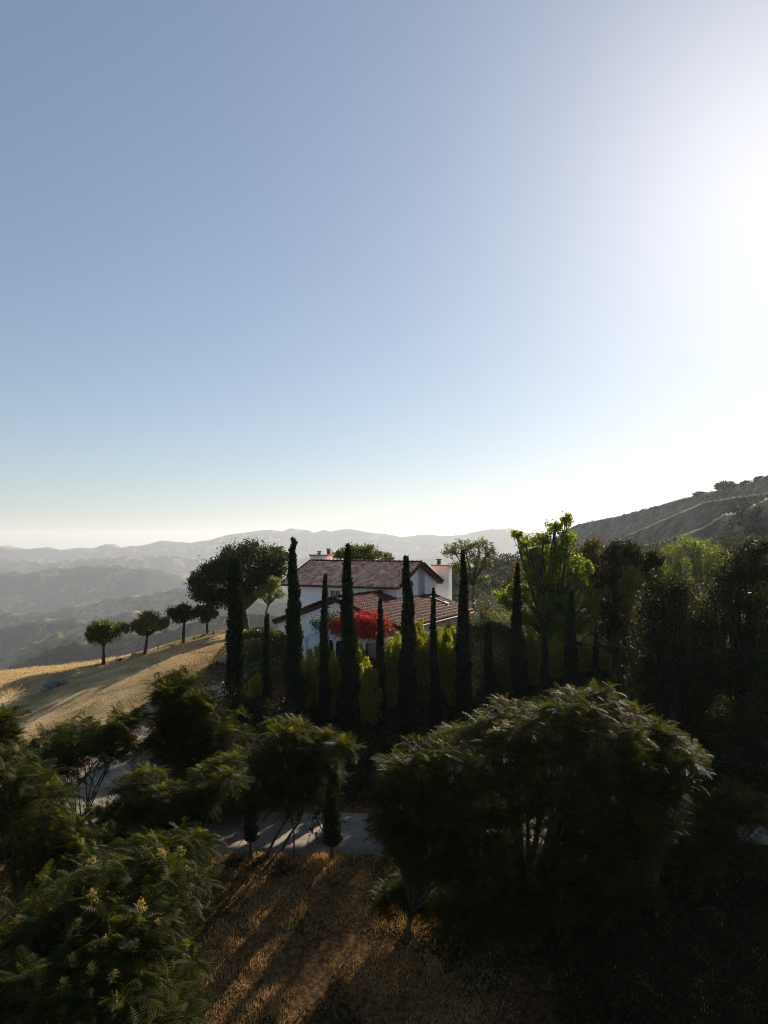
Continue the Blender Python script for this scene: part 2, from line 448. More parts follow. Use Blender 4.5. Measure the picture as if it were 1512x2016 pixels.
def grid_mesh(name, xs, ys, zfun, m, smooth=True):
    X, Y = np.meshgrid(xs, ys); Z = zfun(X.ravel(), Y.ravel())
    V = np.stack([X.ravel(), Y.ravel(), Z], 1)
    nx, ny = len(xs), len(ys)
    i = np.arange(ny - 1)[:, None] * nx + np.arange(nx - 1)[None, :]
    Q = np.stack([i, i + 1, i + nx + 1, i + nx], -1).reshape(-1, 4)
    return quads(name, V, Q, m, smooth=smooth)


def ground_mat():
    m, n, l = mat('hill_ground')
    geo = N(n, 'ShaderNodeNewGeometry')
    n1 = N(n, 'ShaderNodeTexNoise', Scale=0.35, Detail=8, Roughness=0.65)
    n2 = N(n, 'ShaderNodeTexNoise', Scale=5.0, Detail=10, Roughness=0.75)
    for a in (n1, n2): l.new(geo.outputs['Position'], a.inputs['Vector'])
    dry = ramp(n, [(0.30, (0.27, 0.18, 0.095)), (0.48, (0.47, 0.34, 0.20)), (0.7, (0.68, 0.50, 0.31))])
    l.new(n2.outputs['Fac'], dry.inputs[0])
    grn = ramp(n, [(0.3, (0.11, 0.10, 0.035)), (0.7, (0.32, 0.26, 0.12))]); l.new(n2.outputs['Fac'], grn.inputs[0])
    r1 = ramp(n, [(0.42, (0, 0, 0)), (0.62, (1, 1, 1))]); l.new(n1.outputs['Fac'], r1.inputs[0])
    mx = N(n, 'ShaderNodeMix', data_type='RGBA'); l.new(r1.outputs[0], mx.inputs[0]); l.new(dry.outputs[0], mx.inputs[6]); l.new(grn.outputs[0], mx.inputs[7])
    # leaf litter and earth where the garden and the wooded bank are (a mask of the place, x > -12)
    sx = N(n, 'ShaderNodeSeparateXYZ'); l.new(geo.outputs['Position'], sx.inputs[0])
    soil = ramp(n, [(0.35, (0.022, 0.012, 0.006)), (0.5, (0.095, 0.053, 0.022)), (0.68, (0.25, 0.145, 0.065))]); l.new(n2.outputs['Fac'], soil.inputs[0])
    shade_soil = ramp(n, [(0.4, (0.010, 0.007, 0.004)), (0.7, (0.04, 0.024, 0.012))]); l.new(n2.outputs['Fac'], shade_soil.inputs[0])  # tree shade put into the soil colour: darker towards the right
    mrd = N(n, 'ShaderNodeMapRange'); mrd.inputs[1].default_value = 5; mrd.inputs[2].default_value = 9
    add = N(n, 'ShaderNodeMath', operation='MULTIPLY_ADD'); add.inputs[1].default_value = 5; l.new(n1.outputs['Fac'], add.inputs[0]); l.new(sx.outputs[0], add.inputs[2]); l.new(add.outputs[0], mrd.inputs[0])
    so_ = N(n, 'ShaderNodeMix', data_type='RGBA'); l.new(mrd.outputs[0], so_.inputs[0]); l.new(soil.outputs[0], so_.inputs[6]); l.new(shade_soil.outputs[0], so_.inputs[7])
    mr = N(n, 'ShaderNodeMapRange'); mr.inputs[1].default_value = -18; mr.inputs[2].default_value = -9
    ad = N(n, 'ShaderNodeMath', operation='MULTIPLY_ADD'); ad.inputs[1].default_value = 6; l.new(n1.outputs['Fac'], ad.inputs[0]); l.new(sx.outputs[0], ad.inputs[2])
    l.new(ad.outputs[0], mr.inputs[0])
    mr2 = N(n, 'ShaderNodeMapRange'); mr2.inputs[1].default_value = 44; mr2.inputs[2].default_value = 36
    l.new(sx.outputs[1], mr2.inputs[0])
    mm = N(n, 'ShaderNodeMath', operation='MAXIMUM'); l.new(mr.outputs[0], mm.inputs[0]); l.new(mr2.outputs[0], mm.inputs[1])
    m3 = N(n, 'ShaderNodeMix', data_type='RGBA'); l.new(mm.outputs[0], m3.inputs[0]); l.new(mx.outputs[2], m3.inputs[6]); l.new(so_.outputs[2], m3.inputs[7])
    b = N(n, 'ShaderNodeBsdfPrincipled', Roughness=1.0); b.inputs['Specular IOR Level'].default_value = 0.02
    l.new(m3.outputs[2], b.inputs['Base Color'])
    bp = N(n, 'ShaderNodeBump', Strength=0.9, Distance=0.12); l.new(n2.outputs['Fac'], bp.inputs['Height']); l.new(bp.outputs[0], b.inputs['Normal'])
    o = N(n, 'ShaderNodeOutputMaterial'); l.new(b.outputs[0], o.inputs['Surface'])
    return m


def hills_mat():
    m, n, l = mat('chaparral_hills')
    geo = N(n, 'ShaderNodeNewGeometry')
    n1 = N(n, 'ShaderNodeTexNoise', Scale=0.006, Detail=9, Roughness=0.6)
    n2 = N(n, 'ShaderNodeTexNoise', Scale=0.055, Detail=12, Roughness=0.8)
    for a in (n1, n2): l.new(geo.outputs['Position'], a.inputs['Vector'])
    scrub = ramp(n, [(0.36, (0.014, 0.019, 0.012)), (0.52, (0.036, 0.044, 0.026)), (0.70, (0.11, 0.105, 0.065))]); l.new(n2.outputs['Fac'], scrub.inputs[0])
    gr = ramp(n, [(0.38, (0.07, 0.07, 0.035)), (0.6, (0.30, 0.235, 0.13))]); l.new(n2.outputs['Fac'], gr.inputs[0])
    r1 = ramp(n, [(0.54, (0, 0, 0)), (0.62, (1, 1, 1))]); l.new(n1.outputs['Fac'], r1.inputs[0])
    mx = N(n, 'ShaderNodeMix', data_type='RGBA'); l.new(r1.outputs[0], mx.inputs[0]); l.new(scrub.outputs[0], mx.inputs[6]); l.new(gr.outputs[0], mx.inputs[7])
    sx = N(n, 'ShaderNodeSeparateXYZ'); l.new(geo.outputs['Position'], sx.inputs[0])
    mr = N(n, 'ShaderNodeMapRange'); mr.inputs[1].default_value = 90; mr.inputs[2].default_value = 200; mr.inputs[4].default_value = 0.85
    l.new(sx.outputs[0], mr.inputs[0])
    mry = N(n, 'ShaderNodeMapRange'); mry.inputs[1].default_value = 1300; mry.inputs[2].default_value = 1100; l.new(sx.outputs[1], mry.inputs[0])
    mu = N(n, 'ShaderNodeMath', operation='MULTIPLY'); l.new(mr.outputs[0], mu.inputs[0]); l.new(mry.outputs[0], mu.inputs[1])
    glare = ramp(n, [(0.36, (0.09, 0.09, 0.06)), (0.5, (0.22, 0.21, 0.15)), (0.64, (0.40, 0.36, 0.27))]); l.new(n2.outputs['Fac'], glare.inputs[0])  # hazy glare put into the hill colour: paler on the right-hand mountain
    m2 = N(n, 'ShaderNodeMix', data_type='RGBA'); l.new(mu.outputs[0], m2.inputs[0]); l.new(mx.outputs[2], m2.inputs[6]); l.new(glare.outputs[0], m2.inputs[7])
    vd = N(n, 'ShaderNodeVectorMath', operation='DISTANCE'); l.new(geo.outputs['Position'], vd.inputs[0]); vd.inputs[1].default_value = tuple(at(1490, 998, 330))
    mt = N(n, 'ShaderNodeMapRange'); mt.inputs[1].default_value = 26; mt.inputs[2].default_value = 17; l.new(vd.outputs['Value'], mt.inputs[0])
    m3 = N(n, 'ShaderNodeMix', data_type='RGBA'); l.new(mt.outputs[0], m3.inputs[0]); l.new(m2.outputs[2], m3.inputs[6]); m3.inputs[7].default_value = (0.50, 0.40, 0.28, 1)
    mx = m3
    b = N(n, 'ShaderNodeBsdfDiffuse'); l.new(mx.outputs[2], b.inputs[0])
    bp = N(n, 'ShaderNodeBump', Strength=0.9, Distance=6.0); l.new(n2.outputs['Fac'], bp.inputs['Height']); l.new(bp.outputs[0], b.inputs['Normal'])
    o = N(n, 'ShaderNodeOutputMaterial'); l.new(b.outputs[0], o.inputs['Surface'])
    return m

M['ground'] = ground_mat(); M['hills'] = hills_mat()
def near_fn(x, y):
    z = ground(x, y)
    d, _ = polydist(x, y, DRC)
    z = z - 0.10 * (1 - sstep(2.25, 2.6, d))
    e = np.maximum(np.maximum(np.abs(x - 2.5) - 84, np.abs(y - 55) - 72), 0)
    return z - 0.6 * sstep(0, 4, e)
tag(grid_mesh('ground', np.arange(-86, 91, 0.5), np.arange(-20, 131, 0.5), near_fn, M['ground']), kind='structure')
# hills, mountains and valley as one polar sheet of world-space heights
_az = np.linspace(math.radians(-56), math.radians(56), 900)
_rr = np.concatenate([np.geomspace(84, 260, 60)[:-1], np.arange(260, 1200, 3.2), np.geomspace(1200, 11500, 190)])
A_, R_ = np.meshgrid(_az, _rr)
HX, HY = (R_ * np.sin(A_)).ravel(), (R_ * np.cos(A_)).ravel()
HZ = ground(HX, HY)
_ins = sstep(92, 84, np.abs(HX - 2.5)) * sstep(81, 73, np.abs(HY - 55))
_ins = (1 - sstep(84, 90, np.abs(HX - 2.5))) * (1 - sstep(72, 77, np.abs(HY - 55)))
HZ = HZ - 1.2 * _ins - 0.02
nA, nR = len(_az), len(_rr)
_i = np.arange(nR - 1)[:, None] * nA + np.arange(nA - 1)[None, :]
hills = quads('hills', np.stack([HX, HY, HZ], 1), np.stack([_i, _i + 1, _i + nA + 1, _i + nA], -1).reshape(-1, 4), M['hills'], smooth=True)
tag(hills, kind='structure')
HZMIN, HZMAX = float(HZ.min()), float(HZ.max())

# ------------------------------------------------------------------ haze
hb = MB()
x0, x1, y0, y1, z0, z1 = -12500, 12500, -3000, 12500, min(HZMIN, CZ - 25) - 1, max(HZMAX, CZ + 30) + 6
hb.prism([(x0, y0, z1), (x1, y0, z1), (x1, y1, z1), (x0, y1, z1)], np.array([0, 0, z0 - z1]))
hm, n, l = mat('haze_air')
pv = N(n, 'ShaderNodeVolumePrincipled')
pv.inputs['Color'].default_value = (0.84, 0.90, 1.0, 1)
pv.inputs['Density'].default_value = 1 / 17000.0
pv.inputs['Anisotropy'].default_value = 0.3
o = N(n, 'ShaderNodeOutputMaterial'); l.new(pv.outputs[0], o.inputs['Volume'])
hz = hb.build('haze', hm); tag(hz, kind='stuff')

# ------------------------------------------------------------------ driveway
def concrete():
    m, n, l = mat('pale_concrete')
    geo = N(n, 'ShaderNodeNewGeometry')
    n1 = N(n, 'ShaderNodeTexNoise', Scale=0.9, Detail=9, Roughness=0.7); l.new(geo.outputs['Position'], n1.inputs['Vector'])
    r = ramp(n, [(0.3, (0.12, 0.10, 0.08)), (0.7, (0.26, 0.215, 0.17))]); l.new(n1.outputs['Fac'], r.inputs[0])
    n3 = N(n, 'ShaderNodeTexNoise', Scale=7.0, Detail=10, Roughness=0.8); l.new(geo.outputs['Position'], n3.inputs['Vector'])
    r3 = ramp(n, [(0.38, (0.45, 0.40, 0.34)), (0.52, (1, 1, 1)), (0.75, (1.1, 1.08, 1.05))]); l.new(n3.outputs['Fac'], r3.inputs[0])
    mm = N(n, 'ShaderNodeMix', data_type='RGBA', blend_type='MULTIPLY'); mm.inputs[0].default_value = 1; l.new(r.outputs[0], mm.inputs[6]); l.new(r3.outputs[0], mm.inputs[7])
    b = N(n, 'ShaderNodeBsdfPrincipled', Roughness=0.85); l.new(mm.outputs[2], b.inputs['Base Color'])
    o = N(n, 'ShaderNodeOutputMaterial'); l.new(b.outputs[0], o.inputs['Surface'])
    return m
M['concrete'] = concrete()
dc = catmull(DRIVE, 14)
V = []; Qd = []
tan = np.gradient(dc, axis=0); tan /= np.linalg.norm(tan, axis=1)[:, None]
nor = np.stack([-tan[:, 1], tan[:, 0]], 1)
offs = [-2.32, -2.30, -1.5, -0.75, 0, 0.75, 1.5, 2.30, 2.32]
for k, (c, nn) in enumerate(zip(dc, nor)):
    for j, o_ in enumerate(offs):
        q = c + nn * o_
        z = gz(q[0], q[1]) + 0.02 - (0.14 if j in (0, len(offs) - 1) else 0)
        V.append((q[0], q[1], z))
nj = len(offs)
for k in range(len(dc) - 1):
    for j in range(nj - 1):
        Qd.append((k * nj + j, k * nj + j + 1, (k + 1) * nj + j + 1, (k + 1) * nj + j))
tag(quads('driveway', np.array(V), np.array(Qd), M['concrete']), kind='structure')
jt = MB()
seg = np.concatenate([[0], np.cumsum(np.linalg.norm(np.diff(dc, axis=0), axis=1))])
for s_ in np.arange(1.5, seg[-1] - 1, 3.1):
    c = np.array([np.interp(s_, seg, dc[:, 0]), np.interp(s_, seg, dc[:, 1])]); t_ = np.array([np.interp(s_, seg, tan[:, 0]), np.interp(s_, seg, tan[:, 1])]); nn = np.array([-t_[1], t_[0]])
    L = [-2.28, -1.5, -0.75, 0, 0.75, 1.5, 2.28]
    for a, b in zip(L[:-1], L[1:]):
        P4 = []
        for (o_, w_) in ((a, -.02), (b, -.02), (b, .02), (a, .02)):
            q = c + nn * o_ + t_ * w_; P4.append((q[0], q[1], gz(q[0], q[1]) + 0.028))
        jt.poly(P4)
tag(jt.build('driveway_joints', M['metal']), kind='structure')
# pale footpath in the garden on the right
fp = []; pa = catmull([at(1180, 1268, 66)[:2], at(1225, 1272, 64)[:2], at(1262, 1285, 61)[:2], at(1300, 1300, 59)[:2], at(1345, 1310, 57)[:2]], 6)
for c in pa: fp += [(c[0], c[1] - 0.7, gz(c[0], c[1] - .7) + 0.03), (c[0], c[1], gz(c[0], c[1]) + 0.04), (c[0], c[1] + 0.7, gz(c[0], c[1] + .7) + 0.03)]
qq = [(3 * i + j, 3 * i + j + 1, 3 * i + j + 4, 3 * i + j + 3) for i in range(len(pa) - 1) for j in (0, 1)]
tag(quads('footpath', np.array(fp), np.array(qq), M['concrete']), kind='structure')

# ------------------------------------------------------------------ foliage makers
def rand_rot(n, up=0.0, rng=R):
    """random orthonormal frames (a along leaf, b across)"""
    a = rng.normal(size=(n, 3)); a[:, 2] += up; a /= np.linalg.norm(a, axis=1)[:, None]
    b = np.cross(a, rng.normal(size=(n, 3))); b /= np.linalg.norm(b, axis=1)[:, None]
    return a, b


def leaf_quads(C, a, b, L, W):
    """diamond leaves at C along a, across b"""
    L = np.asarray(L)[:, None]; W = np.asarray(W)[:, None]
    c = np.cross(a, b)
    v = np.stack([C, C + a * L * .45 + b * W * .5 + c * W * .12, C + a * L, C + a * L * .45 - b * W * .5 + c * W * .12], 1)
    n = len(C)
    return v.reshape(-1, 3), np.arange(4 * n).reshape(n, 4)


def crown_points(clumps, dens, sub, rng=R, shell=0.55):
    """clumps: list of (center, (rx,ry,rz)); twig clusters biased to the outer shell"""
    P = []; S = []
    for c, r in clumps:
        c = np.array(c); r = np.array(r)
        ar = (r[0] * r[1] * r[2]) ** (1 / 3)
        nt = max(4, int(dens * ar * ar))
        d = rng.normal(size=(nt, 3)); d /= np.linalg.norm(d, axis=1)[:, None]
        rad = np.where(rng.random(nt) < 0.72, rng.uniform(shell, 1.08, nt), rng.uniform(0.1, shell + .1, nt))
        t = c + d * r * rad[:, None]
        k = sub
        pts = np.repeat(t, k, 0) + rng.normal(size=(nt * k, 3)) * np.minimum(0.22 * ar + 0.05, 0.34)
        P.append(pts); S.append(np.repeat(rng.random(nt), k))
    return np.concatenate(P), np.concatenate(S)


def limb(mb, a, b, r0, r1, rng, sag=0.15, n=5, sides=6):
    a = np.array(a, float); b = np.array(b, float); L = np.linalg.norm(b - a)
    mid = (a + b) / 2 + rng.normal(size=3) * L * 0.06 + np.array([0, 0, L * sag * 0.3])
    pts = [(1 - t) ** 2 * a + 2 * t * (1 - t) * mid + t * t * b for t in np.linspace(0, 1, n)]
    mb.tube(pts, list(np.linspace(r0, r1, n)), sides)
    return pts


def ragged(cl, rng, n=5, off=(.7, 1.2), size=(.28, .48)):
    out = list(cl)
    for c, r in cl:
        for _ in range(n):
            d = rng.normal(size=3); d[2] = d[2] * .8 + .15; d /= np.linalg.norm(d)
            out.append((np.array(c) + d * np.array(r) * rng.uniform(*off), tuple(np.array(r) * rng.uniform(*size))))
    return out


def px_clumps(D, cl, depth=0.8, rng=R):
    """(px,py,rx_px,ry_px[,dD]) -> world ellipsoids, with companions in depth so that the crown is as deep as wide"""
    out = []
    for q in cl:
        px, py, rx, ry = q[:4]; dd = q[4] if len(q) > 4 else 0
        c = at(px, py, D + dd); k = (D + dd) / F
        r = (rx * k, (rx + ry) / 2 * k * depth, ry * k)
        out.append((c, r))
    return out


def make_tree(name, label, cat, base, D, clumps, leaf=0.16, dens=70, sub=9, m='midtree', group=None, trunk=0.16, bark='bark', up=0.3, seed=0, aspect=0.55, depth=0.9, back=True, fork=0.45, spread=None, ground_base=True, multi=1, rag=5):
    rng = np.random.default_rng(1000 + seed)
    b = at(base[0], base[1], D)
    if ground_base: b[2] = gz(b[0], b[1]) - 0.05
    root = empty(name, b, label, cat, group)
    cl = px_clumps(D, clumps, depth, rng)
    cl2 = list(cl)
    if back:
        xs = [c[0][0] for c in cl]; half = max(0.5, (max(xs) - min(xs)) / 2)
        for c, r in cl:
            for s in (-1, 1):
                o = np.array([rng.normal() * .2 * r[0], s * half * rng.uniform(.35, .75), rng.normal() * .2 * r[2] - .1 * r[2]])
                f = rng.uniform(.62, .85)
                cc = c + o; cc[0] *= cc[1] / c[1]
                cl2.append((cc, tuple(np.array(r) * f)))
    main = [(c, tuple(np.array(r) * .86)) for c, r in cl2]
    P, S = crown_points(ragged(main, rng, rag), dens * .62, sub, rng, .35)
    a, bb = rand_rot(len(P), up, rng)
    L = leaf * rng.uniform(.6, 1.35, len(P))
    V, Q = leaf_quads(P, a, bb, L, L * aspect)
    var = np.clip(S * .6 + rng.random(len(P)) * .5, 0, 1)
    cr = quads('crown', V, Q, M[m], root, var)
    # trunk with limbs to the clumps
    mb = MB()
    cz = np.mean([c[0] for c in cl], 0); low = min(c[0][2] - c[1][2] for c in cl)
    fz = b[2] + max(0.3, (low - b[2]) * 0.9 + fork * 0.2)
    fp_ = np.array([b[0] + (cz[0] - b[0]) * .35, b[1] + (cz[1] - b[1]) * .35, fz])
    for k in range(multi):
        bo = b + (np.array([rng.normal() * .35, rng.normal() * .3, 0]) if multi > 1 else 0)
        limb(mb, bo, fp_ + (rng.normal(size=3) * .4 * (multi > 1)), trunk * 1.25, trunk * .8, rng, 0, 6, 8)
    for c, r in cl2:
        pts = limb(mb, fp_, c, trunk * .55, trunk * .14, rng, .3)
        for _ in range(3):
            e = c + rng.normal(size=3) * np.array(r) * .55
            limb(mb, pts[3], e, trunk * .16, trunk * .04, rng, .2, 4, 4)
    mb.build('trunk', M[bark], root, True)
    return root


def make_cypress(px, ytop, wpx, D, label, seed, group='tall slim cypresses in a row below the house', flat=False, base_y=None, curl=False, bare=0.0):
    rng = np.random.default_rng(500 + seed)
    top = at(px, ytop, D); b = np.array([top[0], D, 0.0]); b[2] = gz(b[0], b[1]) - 0.05
    H = top[2] - b[2]; Rm = wpx * D / F / 2
    root = empty('cypress', b, label, 'cypress', group)
    ph = rng.uniform(0, 6.28, 6)
    def rad(h, th):
        if flat: base = np.where(h < .9, 1 - .28 * h, (1 - .252) * np.sqrt(np.clip((1 - h) / .1, 0, 1)) * .75 + .12)
        else: base = (1 - h) ** 0.68 * 1.16
        base = base * (0.8 + 0.2 * sstep(0, .15, h))
        lump = 1 + .16 * np.sin(h * H * 2.2 + ph[0] + th) + .10 * np.sin(h * H * 4.7 + ph[1] - 2 * th) + .09 * np.sin(3 * th + ph[2] + h * 9) + .06 * np.sin(h * H * 11 + ph[3] + 4 * th)
        return Rm * base * lump
    lean = rng.normal(size=2) * .011 * H
    def axis(h):
        x = b[0] + lean[0] * h + .10 * Rm * np.sin(h * 7 + ph[4]); y = b[1] + lean[1] * h
        if curl: x = x + np.where(h > .95, .30 * Rm * np.sin((h - .95) / .05 * 3.0), 0)
        return x, y
    n = int(900 * H * max(Rm, .2) * 1.5)
    h = bare + (1 - bare) * rng.random(n) ** 1.0; th = rng.uniform(0, 6.283, n)
    r = rad(h, th) * rng.uniform(.70, 1.0, n)
    ax, ay = axis(h)
    P = np.stack([ax + r * np.cos(th), ay + r * np.sin(th), b[2] + .1 + h * (H - .25)], 1)
    out = np.stack([np.cos(th), np.sin(th), np.zeros(n)], 1)
    a = out * rng.uniform(.1, .5, n)[:, None] + np.array([0, 0, 1.0]) + rng.normal(size=(n, 3)) * .22
    a /= np.linalg.norm(a, axis=1)[:, None]
    bb = np.cross(a, rng.normal(size=(n, 3))); bb /= np.linalg.norm(bb, axis=1)[:, None]
    L = rng.uniform(.14, .34, n) * (.55 + .45 * np.clip(Rm / .55, 0, 1))
    V, Q = leaf_quads(P, a, bb, L, L * .36)
    # inner solid of the column
    nh, nt = 40, 12
    hh, tt = np.meshgrid(np.linspace(bare, .985, nh), np.linspace(0, 2 * math.pi, nt, endpoint=False), indexing='ij')
    rr_ = rad(hh, tt) * .76; ax, ay = axis(hh)
    Vc = np.stack([ax + rr_ * np.cos(tt), ay + rr_ * np.sin(tt), b[2] + .1 + hh * (H - .25)], -1).reshape(-1, 3)
    i = np.arange(nh - 1)[:, None] * nt; j = np.arange(nt)[None, :]; j2 = (j + 1) % nt
    Qc = np.stack([i + j, i + j2, i + nt + j2, i + nt + j], -1).reshape(-1, 4) + len(V)
    quads('crown', np.concatenate([V, Vc]), np.concatenate([Q, Qc]), M['cypress'], root, np.concatenate([rng.random(len(Q)), np.full(len(Qc), .15)]))
    mb = MB(); tr = max(.035, Rm * .2)
    mb.tube([b, b + (0, 0, .3 + bare * H + .4)], [tr * 1.3, tr], 8); mb.build('trunk', M['bark'], root, True)
    return root


def frond_template(nl=9, droop=0.5):
    """pinnate leaf of unit length along +X, drooping in -Z: leaflets as diamonds plus a rachis"""
    V = []; Q = []
    c = lambda t: np.array([t * (1 - .18 * droop * t), 0, .16 * t - droop * .55 * t * t])
    for i in range(nl):
        t = .16 + .82 * i / (nl - 1); p = c(t)
        Ll = .24 * math.sin(math.pi * (.22 + .68 * i / (nl - 1))) + .05; w = .045
        for s in (-1, 1):
            d = np.array([.42, s * .9, -.22 - .15 * droop]); d /= np.linalg.norm(d)
            e = np.array([.9, -s * .42, 0.05]); k = len(V)
            V += [p, p + d * Ll * .35 + e * w * .5, p + d * Ll, p + d * Ll * .35 - e * w * .5]; Q.append((k, k + 1, k + 2, k + 3))
    for i in range(4):
        t0, t1 = i / 4, (i + 1) / 4; k = len(V); w = .010
        V += [c(t0) + (0, -w, 0), c(t1) + (0, -w, 0), c(t1) + (0, w, 0), c(t0) + (0, w, 0)]; Q.append((k, k + 1, k + 2, k + 3))
    return np.array(V), np.array(Q)
FT = [frond_template(9, d) for d in (0.35, 0.8, 1.25)]


def inst(T, Pos, X, up, S):
    """instances of template T at Pos, local X axis along X, local Z near up"""
    V0, Q0 = T; n = len(Pos)
    X = X / np.linalg.norm(X, axis=1)[:, None]
    Y = np.cross(up, X); Y /= np.linalg.norm(Y, axis=1)[:, None] + 1e-9
    Z = np.cross(X, Y)
    V = Pos[:, None, :] + S[:, None, None] * (V0[None, :, 0:1] * X[:, None, :] + V0[None, :, 1:2] * Y[:, None, :] + V0[None, :, 2:3] * Z[:, None, :])
    Q = Q0[None] + (np.arange(n) * len(V0))[:, None, None]
    return V.reshape(-1, 3), Q.reshape(-1, 4)


def fronds(ros, dirs, rng, nf=10, size=.62, tilt=(.05, .75)):
    Vs, Qs, Vr, off = [], [], [], 0
    n = len(ros)
    for ti in range(3):
        k = nf // 3 + (ti < nf % 3)
        P = np.repeat(ros, k, 0); Dn = np.repeat(dirs, k, 0); m_ = len(P)
        th = rng.uniform(0, 6.283, m_)
        h = np.cross(Dn, np.stack([np.cos(th), np.sin(th), np.zeros(m_)], 1) + .001)
        h /= np.linalg.norm(h, axis=1)[:, None]
        X = h + Dn * rng.uniform(tilt[0], tilt[1], m_)[:, None]
        V, Q = inst(FT[ti], P + rng.normal(size=P.shape) * .05, X, np.array([[0, 0, 1.0]]) + .25 * rng.normal(size=(m_, 3)), size * rng.uniform(.6, 1.15, m_))
        Vs.append(V); Qs.append(Q + off); off += len(V)
        Vr.append(np.repeat(np.clip(rng.random(m_), 0, 1), len(Q) // m_))
    return np.concatenate(Vs), np.concatenate(Qs), np.concatenate(Vr)


def flower_mesh(m, seed):
    rng = np.random.default_rng(seed); k = 110
    arm = rng.integers(0, 7, k); t = rng.random(k); th = arm * 0.9 + rng.normal(size=k) * .12; q = rng.random(k)
    ht = .05 + t * .26; ww = q * (.17 * (1 - t) + .03)
    P = np.stack([ww * np.cos(th), ww * np.sin(th), ht + q * .10], 1)
    a, bb = rand_rot(k, 1.2, rng); L = rng.uniform(.045, .085, k); V, Q = leaf_quads(P, a, bb, L, L * .6)
    st = []; w = .006
    for c_, d_ in [(np.array([0, 0, -.04]), np.array([0, 0, .42]))] + [(np.array([0, 0, .04 + .03 * j]), np.array([.17 * math.cos(.9 * j), .17 * math.sin(.9 * j), .13])) for j in range(7)]:
        e_ = np.array([-d_[1], d_[0], 0.0]); e_ = e_ / np.linalg.norm(e_) * w if np.linalg.norm(e_) > 0 else np.array([w, 0, 0])
        st += [c_ - e_, c_ + e_, c_ + d_ + e_, c_ + d_ - e_]
    Q = np.concatenate([Q, np.arange(len(st)).reshape(-1, 4) + len(V)]); V = np.concatenate([V, np.array(st)])
    o = quads('flower_cluster', V, Q, m, None, rng.random(len(Q))); me = o.data; bpy.data.objects.remove(o); return me
FLOWER = {f: [flower_mesh(M[f], i) for i in range(3)] for f in ('panicle', 'rosepanicle')}


